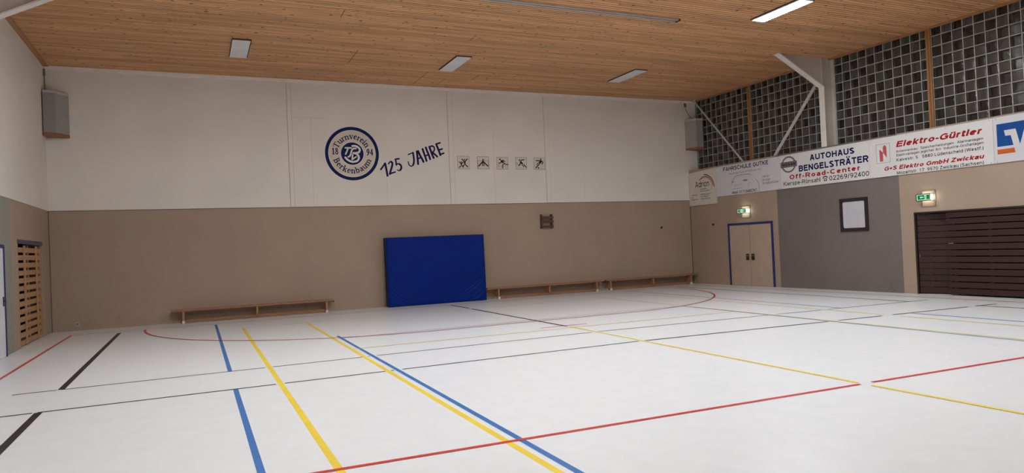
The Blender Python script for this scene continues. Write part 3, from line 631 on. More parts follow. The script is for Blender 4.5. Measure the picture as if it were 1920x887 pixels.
hline(K_, 9.08, -9.95, 16.80, -10.36, [(12.65, 12.87), (13.87, 14.12), (16.02, 16.23)], 0.055)
hline(R_, 0.52, -13.66, 11.41, -13.88, [(8.89, 9.06)], 0.05)
line(R_, (11.41, -13.88), (17.3, -14.02), 0.05)
line(K_, (9.13, -1.04), (9.12, -2.45), 0.06); line(K_, (9.12, -2.62), (9.09, -7.50), 0.06)
line(Y_, (9.11, -7.58), (8.935, -13.77), 0.05); line(Y_, (8.935, -13.93), (8.93, -15.3), 0.05); line(Y_, (8.93, -15.3), (8.85, E_), 0.05)
pts = []
for k in range(41):
    a = math.pi-math.pi/2*k/40; pts.append((7.05+5.11*math.cos(a), -1.22-5.11*math.sin(a)))
for k in range(41):
    a = math.pi/2-math.pi/2*k/40; pts.append((11.12+5.11*math.cos(a), -1.22-5.11*math.sin(a)))
for a, b in zip(pts, pts[1:]):
    mb.stroke([a, b], 0.045, FL, 0.0058, R_, cap=False)
line(B_, (5.31, -6.13), (12.68, -6.05), 0.025)
line(Y_, (5.19, -7.66), (12.72, -7.80), 0.032)
line(R_, (8.61, -7.40), (9.57, -7.40), 0.05)
line(R_, (0.525, -1.12), (17.35, -0.93), 0.03)
line(Y_, (3.87, -2.70), (14.2, -2.66), 0.025)
line(Y_, (12.93, -2.68), (12.75, -10.2), 0.045); line(Y_, (12.75, -10.2), (12.70, E_), 0.045)
line(B_, (12.80, -6.05), (12.64, -12.2), 0.035); line(B_, (12.64, -12.2), (12.55, E_), 0.035)
line(Y_, (14.22, -2.68), (14.03, -10.12), 0.045); line(Y_, (14.03, -10.43), (13.93, E_), 0.045)
line(B_, (14.72, -1.0), (14.50, -8.86), 0.045); line(B_, (14.52, -10.29), (14.42, E_), 0.045)
line(K_, (16.6, -0.95), (16.32, -8.94), 0.05); line(K_, (16.33, -10.37), (16.25, E_), 0.05)
line(R_, (17.35, -0.93), (17.25, E_), 0.035)
fl = struct(mb, 'floor', ['floor', 'line_red', 'line_blue', 'line_yellow', 'line_black'])

# back wall: beige below, white boards above standing a little proud
mb = MB()
mb.box(-0.3, GX+0.3, 0, 0.3, 0, HB, 0)
mb.box(-0.3, GX+0.3, -0.012, 0.3, HB, H+0.2, 1)
struct(mb, 'wall_back', ['beige_wall', 'white_wall'])
# right wall: lower masonry with the gate opening, sill for the glass blocks
mb = MB()
mb.box(W, W+0.55, 0, -3.81, 0, SILL, 0)
mb.box(W, W+0.55, -3.81, -7.58, 0, SILL, 1)
mb.box(W, W+0.55, -7.58, -7.915, 0, SILL, 0)
mb.box(W, W+0.55, -7.915, -12.0, 1.86, SILL, 0)
mb.box(W, W+0.55, -12.0, BACK_END, 0, SILL, 0)
struct(mb, 'wall_right', ['beige_wall', 'grey_wall'])
# left wall
mb = MB()
mb.box(-0.3, 0, 0, -0.79, 0, HB, 0)
mb.box(-0.3, 0, -0.79, -3.12, 2.03, HB, 0)
mb.box(-0.3, 0, -3.12, -3.62, 0, HB, 0)
mb.box(-0.3, 0, -3.62, -13.0, 0, HB, 1)
mb.box(-0.3, 0, -13.0, BACK_END, 0, HB, 0)
mb.box(-0.3, 0.012, 0, BACK_END, HB, H+0.2, 2)
struct(mb, 'wall_left', ['beige_wall', 'green_wall', 'white_wall'])
# wall behind the camera
mb = MB()
mb.box(-0.3, GX+0.3, BACK_END, BACK_END-0.3, 0, HB, 0)
mb.box(-0.3, GX+0.3, BACK_END+0.012, BACK_END-0.3, HB, H+0.2, 1)
struct(mb, 'wall_front', ['beige_wall', 'white_wall'])
# slatted pine ceiling
mb = MB(); PITCH = 0.095
mb.box(-0.1, GX+0.2, BACK_END, 0.0, H+0.03, H+0.12, 1)
k = int(BACK_END/PITCH)
while k*PITCH < -0.01:
    y = k*PITCH
    mb.box(0.0, GX, y+0.010, min(y+PITCH-0.012, 0), H, H+0.022, 0); k += 1
struct(mb, 'ceiling', ['ceiling', 'ceiling_back'])
# straight cross joints where lengths of slat meet
mb = MB()
for x, ya, yb in CROSS: mb.box(x-0.007, x+0.007, ya, yb, H-0.0012, H-0.0002, 0)
struct(mb, 'trim_11', 'ceiling_gap')
# thin trims: coving board on the back wall, timber edge at the glass and over the left wall, joints, a painted shadow line, cover strips
mb = MB(); mb.box(0.0, GX, -0.012, -0.045, H-0.075, H-0.001, 0); struct(mb, 'trim_1', 'coving')
mb = MB(); mb.box(GX-0.10, GX, -0.01, BACK_END, H-0.035, H-0.0005, 0); struct(mb, 'trim_2', 'timber_y')
mb = MB(); mb.box(0.013, 0.11, -0.05, -5.40, H-0.02, H-0.0005, 0); struct(mb, 'trim_3', 'timber_y')
mb = MB(); mb.box(W-0.018, W-0.001, -0.001, -0.016, 0, 2.53, 0); struct(mb, 'trim_4', 'joint')
mb = MB(); mb.box(0.001, 0.014, -0.001, -0.016, 0, HB-0.002, 0); struct(mb, 'trim_5', 'joint')
mb = MB(); mb.box(0.0, W, -0.001, -0.008, HB-0.014, HB-0.001, 0); struct(mb, 'trim_6', 'joint')  # dark strip stands in for the shadow under the proud boards
for q, (a, b) in enumerate(((5.28, 5.375), (9.63, 9.76), (12.68, 12.81))):
    mb = MB(); mb.box(a, b, -0.012, -0.034, HB+0.002, H-0.08, 0); struct(mb, 'trim_%d' % (7+q), 'white_wall', 0.003)
mb = MB()
for x, z0, z1 in ((5.86, HB+0.01, 5.06), (7.81, HB+0.01, 3.48), (13.99, HB+0.01, 3.39), (11.0, HB+0.01, 4.9)):
    mb.box(x-0.0035, x+0.0035, -0.012, -0.0135, z0, z1, 0)
mb.box(5.38, 6.2, -0.012, -0.0135, 5.06, 5.066, 0) 
for a, c in ((5.28, 5.375), (9.63, 9.76), (12.68, 12.81)):
    for x in (a-0.007, c+0.007): mb.box(x-0.0065, x+0.0065, -0.012, -0.016, HB+0.01, H-0.08, 0)
struct(mb, 'trim_10', 'faint_joint')
mb = MB(); mb.box(0.03, W-0.02, -0.001, -0.012, 0.0, 0.045, 0); struct(mb, 'baseboard_back', 'beige_wall')

# glass block windows between the posts
CELL = 0.2375; Z0 = SILL; ZJ = 5.83
def glass_window(n, u0, u1, flip=False):
    mb = MB(); mb.smooth = False
    us = []
    if not flip:
        u = u0
        while u < u1-0.01: us.append((u, min(u+CELL, u1))); u += CELL
    else:
        u = u1
        while u > u0+0.01: us.append((max(u-CELL, u0), u)); u -= CELL
    zs = []; z = ZJ
    zs.append((ZJ, H))
    while z > Z0+0.01: zs.append((max(z-CELL, Z0), z)); z -= CELL
    F = lambda u, v, n: (GX-n, -u, v)
    j = 0.0068
    for a, b in us:                                                   # joints
        mb.box(GX-0.003, GX+0.085, -(a-j), -(a+j), Z0, H, 0)
    mb.box(GX-0.003, GX+0.085, -(u1-j), -(u1+j), Z0, H, 0)
    for a, b in zs: mb.box(GX-0.003, GX+0.085, -u0, -u1, a-j, a+j, 0)
    mb.quad([F(u0, Z0, -0.086), F(u1, Z0, -0.086), F(u1, H, -0.086), F(u0, H, -0.086)], 1)   # outer faces against the night
    for i, (a, b) in enumerate(us):
        for k, (c, d) in enumerate(zs):
            ii = i if not flip else len(us)-1-i
            m = 2 if (ii+k+n) % 2 == 0 else 3
            a2, b2, c2, d2 = a+j, b-j, c+j, d-j
            if b2-a2 < 0.02 or d2-c2 < 0.02: continue
            dx, dz = (b2-a2)*0.16, (d2-c2)*0.16
            o = [(a2, c2), (b2, c2), (b2, d2), (a2, d2)]; q = [(a2+dx, c2+dz), (b2-dx, c2+dz), (b2-dx, d2-dz), (a2+dx, d2-dz)]
            O = [F(x, y, -0.004) for x, y in o]; Q = [F(x, y, 0.002) for x, y in q]
            mb.quad(Q, m)
            for e in range(4): mb.quad([O[e], O[(e+1) % 4], Q[(e+1) % 4], Q[e]], m)
    return struct(mb, 'window_%d' % n, ['mortar', 'cell', 'pane_clear', 'pane_ribbed'])
bays = [(0.02, 2.45, True), (2.57, 5.40, False), (5.62, 8.15, False), (8.27, 11.10, False), (11.32, 13.85, False), (13.97, 16.8, False), (17.02, 19.55, False), (19.67, 22.5, False), (22.72, 24.4, False)]
for n, (a, b, fl_) in enumerate(bays): glass_window(n+1, a, b, fl_)

# ------------------------------------------------------------------ doors and gates
# double door in the right wall
root = MB()
uL, uR, top = 1.775, 3.61, 1.885
fw = 0.062
root.prism([(uL, 0), (uL+fw, 0), (uL+fw, top-fw), (uR-fw, top-fw), (uR-fw, 0), (uR, 0), (uR, top), (uL, top)], RW, 0.0, 0.03)
door = struct(root, 'door_1', 'blue_paint')
for a, b, c, d, hu in ((uL+fw+0.004, 2.683, 0, 0, 2.503), (2.691, uR-fw-0.004, 0, 0, 2.722)):
    mb = MB(); mb.box(W-0.018, W-0.002, -a, -b, 0.006, top-fw-0.004)
    leaf = mb.build('door_leaf', 'door_beige', door, 0.002)
    mb = MB(); mb.box(W-0.018, W-0.024, -hu, -(hu+0.13), 0.765, 0.955)
    hp = mb.build('door_handle', 'handle_dark', leaf, 0.002)
    mb = MB(); mb.bar((W-0.034, -(hu+0.01), 0.895), (W-0.034, -(hu+0.12), 0.895), 0.016, 0.022)
    mb.box(W-0.024, W-0.034, -(hu+0.012), -(hu+0.022), 0.888, 0.902); mb.box(W-0.024, W-0.034, -(hu+0.108), -(hu+0.118), 0.888, 0.902)
    mb.build('grip_bar', 'chrome', hp, label='chrome bar across the dark door handle')
mb = MB(); mb.box(W-0.0185, W-0.006, -2.6835, -2.6905, 0.006, top-fw-0.004); mb.build('leaf_gap', 'joint', door)
# white door at the left edge of the view
root = MB(); a, b, top = 4.235, 5.25, 1.905
root.prism([(a, 0), (a+0.055, 0), (a+0.055, top-0.055), (b-0.055, top-0.055), (b-0.055, 0), (b, 0), (b, top), (a, top)], LW, 0.0, 0.03)
d2 = struct(root, 'door_2', 'blue_paint')
mb = MB(); mb.box(0.002, 0.018, -(a+0.06), -(b-0.06), 0.006, top-0.06); lf = mb.build('door_leaf', 'door_white', d2, 0.002)
mb = MB(); mb.tube([(0.03, -(a+0.15), 0.95), (0.06, -(a+0.15), 0.95), (0.06, -(a+0.27), 0.95)], 0.011); mb.box(0.018, 0.03, -(a+0.13), -(a+0.17), 0.86, 1.02)
mb.build('door_handle', 'handle_dark', lf)
# pale slatted wooden gate in the left wall, with the dark store behind it
root = MB(); a, b, top = 0.80, 3.11, 2.025
root.prism([(a-0.005, top-0.075), (b+0.005, top-0.075), (b+0.005, top), (a-0.005, top)], LW, -0.06, 0.008)
d4 = struct(root, 'door_4', 'blue_grey')
for u in (a-0.0045, b-0.0105):
    mb = MB(); mb.box(-0.06, 0.004, -u, -(u+0.015), 0.0, top-0.076); mb.build('jamb', 'beige_wall', d4)
NB = 13; pt = (top-0.11)/NB
for k in range(NB):
    z = 0.02+k*pt
    mb = MB(); mb.box(-0.058, -0.034, -(a+0.004), -(b-0.004), z, z+pt*0.655); mb.build('board', 'pine_gate', d4, 0.003)
for u in (1.335, 2.44):
    mb = MB(); mb.box(-0.033, -0.010, -(u-0.055), -(u+0.055), 0.02, top-0.10); mb.build('batten', 'pine_gate', d4, 0.003)
for u in (a+0.05, b-0.05, 1.9):
    mb = MB(); mb.box(-0.085, -0.059, -(u-0.045), -(u+0.045), 0.02, top-0.10); mb.build('back_post', 'pine_gate', d4)
mb = MB()
mb.box(-1.25, -1.2, -0.6, -3.3, 0, 2.2, 0); mb.box(-1.25, -0.30, -0.55, -0.6, 0, 2.2, 0); mb.box(-1.25, -0.30, -3.3, -3.35, 0, 2.2, 0); mb.box(-1.25, -0.30, -0.6, -3.3, 2.15, 2.2, 0)
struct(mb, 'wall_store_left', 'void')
# dark brown plank gate in the right wall: one narrow leaf ajar, the wide one closed
root = MB()
root.box(W-0.012, W+0.20, -7.915, -7.955, 0, 1.86); root.box(W-0.015, W+0.10, -7.955, -12.0, 1.825, 1.86)
d3 = struct(root, 'door_3', 'brown_dark')
NB = 13; pt = 1.80/NB
hx = Vector((W+0.02, -7.965, 0)); dirn = Vector((0.24, -0.70, 0)).normalized(); nrm = Vector((-dirn.y, dirn.x, 0))
if nrm.x > 0: nrm = -nrm
mbl = MB()
def planked(name, p, q, nrm, z0, boards, gap, mats, parent, thick=0.03):
    mb = MB()
    for k in range(boards):
        za, zb = z0+k*pt+gap, z0+(k+1)*pt
        c = [p, q, q+(-nrm)*thick, p+(-nrm)*thick]
        mb.hexa([(v.x, v.y, za) for v in c]+[(v.x, v.y, zb) for v in c])
    return mb.build(name, mats, parent, 0.003)
q = hx+dirn*0.74
leaf = planked('wicket_leaf', hx, q, nrm, 0.015, NB, 0.010, 'brown_gate', d3)
for f in (0.03, 0.69):
    mb = MB(); pp = hx+dirn*f-nrm*0.032; qq = hx+dirn*(f+0.06)-nrm*0.032; c = [pp, qq, qq-nrm*0.03, pp-nrm*0.03]
    mb.hexa([(v.x, v.y, 0.02) for v in c]+[(v.x, v.y, 1.80) for v in c]); mb.build('leaf_stile', 'brown_dark', leaf)
mb = MB(); mb.bar(tuple(hx+dirn*0.03+nrm*0.004+Vector((0, 0, 0.83))), tuple(hx+dirn*0.03+nrm*0.004+Vector((0, 0, 0.91))), 0.02, 0.012, up=(1, 0, 0)); mb.build('latch_plate', 'chrome', leaf)
big = planked('gate_leaf', Vector((W+0.008, -8.645, 0)), Vector((W+0.008, -11.95, 0)), Vector((-1, 0, 0)), 0.015, NB, 0.021, 'brown_gate', d3)
for u in (8.68, 9.55, 10.4, 11.2, 11.9):
    mb = MB(); mb.box(W+0.04, W+0.075, -(u-0.035), -(u+0.035), 0.02, 1.82); mb.build('gate_stile', 'brown_dark', big)
mb = MB(); mb.box(W-0.004, W+0.008, -8.69, -8.80, 1.125, 1.15); mb.build('gate_handle', 'chrome', big, 0.002, label='pale pull plate on the wide gate leaf')
mb = MB(); mb.box(W-0.002, W+0.25, -7.96, -8.645, 0.001, 0.006); mb.build('threshold', 'web_grey', d3)
mb = MB()
mb.box(20.0, 20.1, -7.3, -12.6, 0, 2.4); mb.box(W+0.55, 20.0, -7.3, -7.35, 0, 2.4); mb.box(W+0.55, 20.0, -12.55, -12.6, 0, 2.4); mb.box(W+0.55, 20.0, -7.3, -12.6, 2.35, 2.4)
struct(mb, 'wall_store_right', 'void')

# ------------------------------------------------------------------ steel frame, bars and posts
def haunch(side, u, label):
    X = (lambda n: W-n) if side > 0 else (lambda n: n)
    t = thing('steel_frame_corner', (X(0.0), -u, SILL if side > 0 else 0.0), label, 'steel column')
    z0 = SILL+0.001 if side > 0 else 0.0
    y0, y1 = -(u-0.085), -(u+0.085)
    zk = 5.30
    mb = MB()
    F = (lambda a, b, n: (W-a, -u-n, b)) if side > 0 else (lambda a, b, n: (a, -u-n, b))
    if side > 0:
        mb.prism([(-0.02, z0), (-0.02, zk), (0.0, zk), (0.0, z0)], F, -0.085, 0.085)
    else:
        mb.prism([(0.012, 2.75), (0.012, zk), (0.035, zk), (0.035, 2.75)], F, -0.085, 0.085)
    mb.build('column_flange', 'white_paint', t, 0.002)
    if side > 0:
        mb = MB(); mb.prism([(-0.021, z0), (-0.375, z0), (-0.375, H-0.001), (-0.021, H-0.001)], F, -0.012, 0.012); mb.build('column_web', 'web_grey', t)
        mb = MB(); mb.prism([(-0.355, z0), (-0.379, z0), (-0.379, H-0.001), (-0.355, H-0.001)], F, -0.085, 0.10); mb.build('rear_flange', 'web_grey', t)
        mb = MB(); mb.prism([(-0.021, 5.27), (-0.354, 5.27), (-0.354, 5.285), (-0.021, 5.285)], F, -0.08, 0.08); mb.build('stiffener_plate', 'web_grey', t)
        mb = MB(); mb.prism([(0.0, zk), (-0.02, zk), (-0.02, H-0.001), (0.0, H-0.001)], F, 0.0125, 0.05); mb.build('stiffener_plate', 'web_grey', t)
    mb = MB()
    w0 = 0.0 if side > 0 else 0.035
    mb.prism([(w0, zk+0.02), (1.43, H-0.001), (w0, H-0.001)], F, -0.012, 0.012); mb.build('haunch_web', 'web_grey', t)
    mb = MB(); mb.prism([(w0, zk-0.028), (1.50, H-0.001), (1.44, H-0.001), (w0, zk+0.005)], F, -0.085, 0.085); mb.build('haunch_flange', 'white_paint', t, 0.002)
    return t
haunch(1, 5.51, 'white steel frame column with slanted haunch between the two nearest glass block windows')
haunch(-1, 5.53, 'slanted white steel haunch at the ceiling above the left wall')
mb = MB(); mb.tube([(18.12, -0.28, 6.0), (18.12, -2.42, SILL+0.005)], 0.026, 0, 12)
t = thing('brace_rod', (18.12, -2.42, SILL), 'thin round grey brace rod slanting down from the corner before the glass blocks', 'brace')
mb.build('rod', 'bar_grey', t)
mb = MB(); mb.box(18.09, 18.15, -0.24, -0.33, 5.965, 6.035); mb.build('end_plate', 'bar_grey', t)
mb = MB(); mb.box(18.07, 18.17, -2.36, -2.48, SILL+0.001, SILL+0.02); mb.build('end_plate', 'bar_grey', t)
t = thing('brace_bar', (18.10, -3.70, SILL), 'flat grey brace bar slanting up to the white steel column', 'brace')
mb = MB(); mb.bar((18.10, -3.70, SILL+0.006), (18.10, -5.30, 5.45), 0.03, 0.085, up=(0, 1, 0)); mb.build('bar', 'bar_grey', t, 0.002)
mb = MB(); mb.box(18.07, 18.13, -5.22, -5.42, 5.36, 5.52); mb.build('gusset_plate', 'bar_grey', t)
posts = [(2.51, 'orange timber post between the glass blocks behind the thin brace rod'), (8.21, 'orange timber post between the glass blocks above the red lettered banner'),
         (13.91, 'orange timber post between the glass blocks beyond the right edge of the view'), (19.61, 'orange timber post between the glass blocks behind the camera')]
for u, lab in posts:
    mb = MB(); mb.box(GX-0.035, GX+0.09, -(u-0.058), -(u-0.006), SILL+0.001, H-0.036); mb.box(GX-0.035, GX+0.09, -(u+0.006), -(u+0.058), SILL+0.001, H-0.036)
    mb.box(GX-0.02, GX+0.09, -(u-0.006), -(u+0.006), SILL+0.001, H-0.036)
    mb.v = [tuple(v) for v in mb.v]
    o = mb.build('timber_post', 'timber', None, 0.003); tag(o, lab, 'post')
for u in (11.21, 16.91, 22.61):
    mb = MB(); mb.box(GX-0.38, GX+0.09, -(u-0.1), -(u+0.1), SILL+0.001, H-0.001)
    o = mb.build('steel_column', 'white_paint', None, 0.003); tag(o, 'plain white steel column between the glass blocks outside the view', 'steel column', 'columns outside the view')

# ------------------------------------------------------------------ lamps
def lamp(x0, y0, on, label, group):
    L, w = 1.33, 0.352
    t = thing('ceiling_light', (x0+w/2, y0-L/2, H), label, 'ceiling light', group)
    mb = MB(); mb.box(x0-0.012, x0+w+0.022, y0+0.012, y0-L-0.012, H-0.022, H-0.001); mb.build('recess_rim', 'lamp_edge', t)  # dark rim painted in as the gap shadow round the panel
    mb = MB(); z = H-0.042
    F = lambda u, v, n: (u, v, z-n)
    for (a, b, c, d) in ((x0, x0+0.022, y0, y0-L), (x0+w-0.022, x0+w, y0, y0-L), (x0+0.022, x0+w-0.022, y0, y0-0.022), (x0+0.022, x0+w-0.022, y0-L+0.022, y0-L)):
        mb.box(a, b, c, d, z, H-0.0225)
    mb.build('frame', 'lamp_frame', t, 0.002)
    mb = MB(); mb.box(x0+0.023, x0+w-0.023, y0-0.023, y0-L+0.023, z+0.004, H-0.023); mb.build('diffuser', 'lamp_on' if on else 'lamp_off', t)
    return t
XS = (3.852, 8.775, 13.79)
far = ['unlit white ceiling light panel nearest the left wall', 'unlit white ceiling light panel in the middle above the round club emblem and slogan', 'unlit white ceiling light panel nearest the glass block windows']
for x, lab in zip(XS, far): lamp(x, -1.95, False, lab, 'unlit ceiling panels')
for r, y in enumerate((-7.52, -13.1)):
    for c, x in enumerate(XS):
        vis = (r == 0 and c == 2)
        lamp(x, y, True, 'burning white ceiling light at the top edge of the view' if vis else 'burning white ceiling light panel outside the view', 'burning ceiling panels')
t = thing('curtain_rail', (9.0, -7.0, H), 'long grey aluminium double rail fixed under the slatted ceiling', 'rail')
for dy in (-0.045, 0.045):
    mb = MB(); mb.box(5.5, 12.26, -7.02+dy-0.025, -7.02+dy+0.025, H-0.035, H-0.003); mb.build('track', 'alu', t, 0.003)
mb = MB(); mb.box(12.262, 12.30, -7.09, -6.95, H-0.04, H-0.003); mb.build('end_cap', 'lamp_edge', t)

# ------------------------------------------------------------------ speakers in the back corners
def speaker(cx, sgn, label):
    """corner box: two grille fronts meeting in an upright fold"""
    P = lambda a, b: (cx+sgn*a, -b)
    foot = [(0.02, 0.02), (0.02, 0.40), (0.25, 0.345), (0.47, 0.02)]
    t = thing('corner_loudspeaker', (cx+sgn*0.15, -0.15, 4.40), label, 'loudspeaker')
    F = lambda u, v, n: (cx+sgn*u, -v, n)
    zb, zt = 4.40, 5.42
    mb = MB(); mb.prism(foot, F, zb, zb+0.075); mb.build('wooden_base', 'spk_wood', t, 0.004, label='brown wooden bottom board')
    ins = lambda k: [(0.025+(a-0.025)*k, 0.025+(b-0.025)*k) for a, b in foot]
    mb = MB(); mb.prism(ins(0.97), F, zb+0.0755, zt-0.06); mb.build('cabinet', 'spk_white', t)
    mb = MB(); mb.prism(foot, F, zt-0.06, zt); mb.build('top_board', 'spk_white', t, 0.004)
    a, b, c = [(x*0.985+0.004, y*0.985+0.004) for x, y in foot[1:]]
    mb = MB(); mb.prism([a, b, (b[0]-0.01, b[1]-0.015), (a[0], a[1]-0.015)], F, zb+0.078, zt-0.062); mb.build('grille', 'grille', t)
    mb = MB(); mb.prism([b, c, (c[0]-0.012, c[1]), (b[0]-0.012, b[1]-0.008)], F, zb+0.078, zt-0.062); mb.build('grille', 'grille_light', t)
    return t
s1 = speaker(0.012, 1, 'grey loudspeaker with wooden bottom board, high in the corner by the plain white side wall')
mb = MB(); mb.tube([(0.025, -0.03, H-0.22), (0.03, -0.035, 5.7), (0.04, -0.06, 5.421)], 0.007, 0, 6); mb.build('cable', 'cable', s1)
mb = MB(); mb.box(0.013, 0.05, -0.046, -0.09, H-0.24, H-0.08); mb.build('junction_box', 'cable', s1)
s2 = speaker(GX-0.004, -1, 'grey loudspeaker with wooden bottom board, high in the corner beside the glass blocks')
mb = MB(); mb.tube([(17.93, -0.03, H-0.12), (17.94, -0.04, 5.86), (17.99, -0.06, 5.68), (18.08, -0.09, 5.52), (18.16, -0.12, 5.421)], 0.008, 0, 6); mb.build('cable', 'cable', s2)
mb = MB(); mb.box(17.90, 17.96, -0.046, -0.09, H-0.2, H-0.09); mb.build('junction_box', 'cable', s2)

# ------------------------------------------------------------------ club emblem, anniversary lettering, pictograms on the back wall
cu, cv, RR = 6.905, 4.143, 0.715
t = thing('club_emblem', (cu, -0.012, cv), 'round navy ringed gymnastics club emblem painted on the white back wall', 'emblem')
mb = MB(); mb.prism([(cu+(RR+0.012)*math.cos(2*math.pi*k/96), cv+(RR+0.012)*math.sin(2*math.pi*k/96)) for k in range(96)], BW, 0.0125, 0.015); mb.build('backing_disc', 'emblem_cream', t)
for ra, rb in ((RR, RR+0.014), (RR-0.10, RR-0.085), (0.298, 0.318)):
    mb = MB(); mb.ring(cu, cv, ra, rb, BW, 0.0154); mb.build('white_edge', 'emblem_white', t)
mb = MB(); mb.ring(cu, cv, RR-0.086, RR, BW, 0.0158); mb.build('navy_ring', 'emblem_navy', t)
mb = MB(); mb.disc(cu, cv, 0.30, BW, 0.0160, 0, 64); mb.build('centre_disc', 'emblem_navy', t)
mb = MB()
for w, pts in STROKES['mono'][:4]: mb.stroke(pts, w, BW, 0.0166)
for w, pts in STROKES['mono'][4:]: mb.stroke(pts, w, BW, 0.0166)
mb.build('monogram', 'emblem_white', t)
mb = MB(); SZ = 0.222
arc_word(mb, 'Turnverein', cu, cv, 0.388, SZ, 93, BW, 0.0162, track=-0.062)
mb.build('lettering', 'ink_navy', t, label='arched word Turnverein')
mb = MB(); arc_word(mb, 'Berkenbaum', cu, cv, 0.530, SZ, 270, BW, 0.0162, inward=True, track=0.055)
mb.build('lettering', 'ink_navy', t, label='arched word Berkenbaum')
mb = MB(); flat_word(mb, '18', cu-0.545, cv-0.025, 0.245, BW, 0.0162, 0, 0.72); mb.build('year_digits', 'ink_navy', t)
mb = MB(); flat_word(mb, '94', cu+0.378, cv-0.040, 0.245, BW, 0.0162, 0, 0.72)
mb.build('year_digits', 'ink_navy', t)

t = thing('anniversary_lettering', (8.5, -0.012, 4.0), 'slanting dark blue hand painted slogan 125 JAHRE beside the round emblem', 'lettering')
groups = [[0, 1], [2, 3, 4], [5, 6, 7, 8, 9], [10, 11, 12], [13, 14, 15], [16, 17, 18], [19, 20, 21, 22], [23, 24, 25, 26]]
for g in groups:
    mb = MB()
    for i in g:
        w, pts = STROKES['jahre'][i]; mb.stroke(pts, w, BW, 0.0135, 0)
    mb.build('painted_character', 'jahre', t)

plabs = ['square pictogram of two jumping figures, leftmost in the row on the back wall', 'square pictogram of a figure with spread arms on a bar frame',
         'square pictogram of a crouching table tennis player with small bat', 'square pictogram of a lunging player with a racket', 'square pictogram of a footballer kicking, rightmost in the row']
for k, P in enumerate(PICTO):
    us = [b[0] for b in P['box']]; vs = [b[1] for b in P['box']]
    a, b, c, d = (us[0]+us[3])/2, (us[1]+us[2])/2, (vs[2]+vs[3])/2, (vs[0]+vs[1])/2
    t = thing('sport_pictogram', ((a+b)/2, -0.012, c), plabs[k], 'pictogram', 'sport pictograms on the back wall')
    mb = MB(); mb.prism([(a, c), (b, c), (b, d), (a, d)], BW, 0.0125, 0.018); mb.build('plate', 'plate', t)
    e = 0.009; mb = MB()
    for q in ([(a, c), (b, c), (b, c+e), (a, c+e)], [(a, d-e), (b, d-e), (b, d), (a, d)], [(a, c), (a+e, c), (a+e, d), (a, d)], [(b-e, c), (b, c), (b, d), (b-e, d)]):
        mb.quad([BW(u, v, 0.0184) for u, v in q])
    for w, pts in P['thin']: mb.stroke(pts, max(w, 0.006), BW, 0.0186, 0, False)
    mb.build('border', 'plate_line', t)
    mb = MB()
    for w, pts in P['s']: mb.stroke(pts, w*1.12, BW, 0.019)
    for u, v, r in P['dots']: mb.disc(u, v, r*1.1, BW, 0.0208)
    mb.build('figure', 'ink_black', t)

# ------------------------------------------------------------------ banners along the top of the right wall
BN = 0.035
def board(u0, u1, z0, z1, m, label, n0=0.004, n1=0.032, topslant=0.0):
    t = thing('advertising_board', (W-0.02, -(u0+u1)/2, z0), label, 'advertising board', 'advertising boards under the glass blocks')
    mb = MB(); mb.prism([(u0, z0), (u1, z0), (u1, z1), (u0, z1-topslant)], RW, n0, n1); mb.build('board', m, t, 0.002)
    k = max(2, int((u1-u0)/0.7))
    for i in range(k):
        u = u0+0.06+(u1-u0-0.12)*i/(k-1)
        for z in (z0+0.025, z1-0.03):
            mb = MB(); mb.prism([(u+0.009*math.cos(q*math.pi/4), z+0.009*math.sin(q*math.pi/4)) for q in range(8)], RW, n1+0.0002, n1+0.003); mb.build('screw_head', 'ink_grey', t)
    return t
def words(t, rows, m, n, pen=0.10, shear=0.0, gap=0.10, name='lettering', label=None):
    for s, a, b, base, cap in rows:
        mb = MB(); plain_text(mb, s, a, b, base, cap, RW, n, 0, pen, shear, gap)
        mb.build(name, m, t, label=label)
def row(key, s): return [r for r in TEXT[key] if r[0] == s]
# cream board in the corner
t = board(0.02, 1.345, 2.545, 3.675, 'sign_cream', 'small cream board with rainbow arcs over a black surname, in the far corner', 0.004, 0.038, 0.05); n = 0.0395
words(t, [('Adrion', 0.352, 1.036, 3.125, 0.20)], 'ink_black', n, 0.095, 0.0, 0.08, label='black surname')
mb = MB(); mb.stroke(POLY['ad_black'], 0.028, RW, n); mb.build('outer_arc', 'ink_black', t)
mb = MB(); mb.stroke(POLY['ad_red'], 0.024, RW, n); mb.build('middle_arc', 'ink_darkred', t)
mb = MB(); mb.stroke([(u, v-0.002) for u, v in POLY['ad_or']], 0.028, RW, n); mb.build('inner_arc', 'ink_peach', t)
rr = random.Random(3)
for s, a, b, base, cap in TEXT['adrion'][1:]:          # small print, too small to read in the photograph
    u = a; mb = MB()
    while u < b-0.01:
        w = min(rr.uniform(0.02, 0.032), b-u)
        hgt = cap*rr.choice((0.6, 0.6, 0.95))
        mb.quad([RW(u, base, n), RW(u+w*0.72, base, n), RW(u+w*0.72, base+hgt, n), RW(u, base+hgt, n)]); u += w
    mb.build('small_print', 'ink_grey', t)
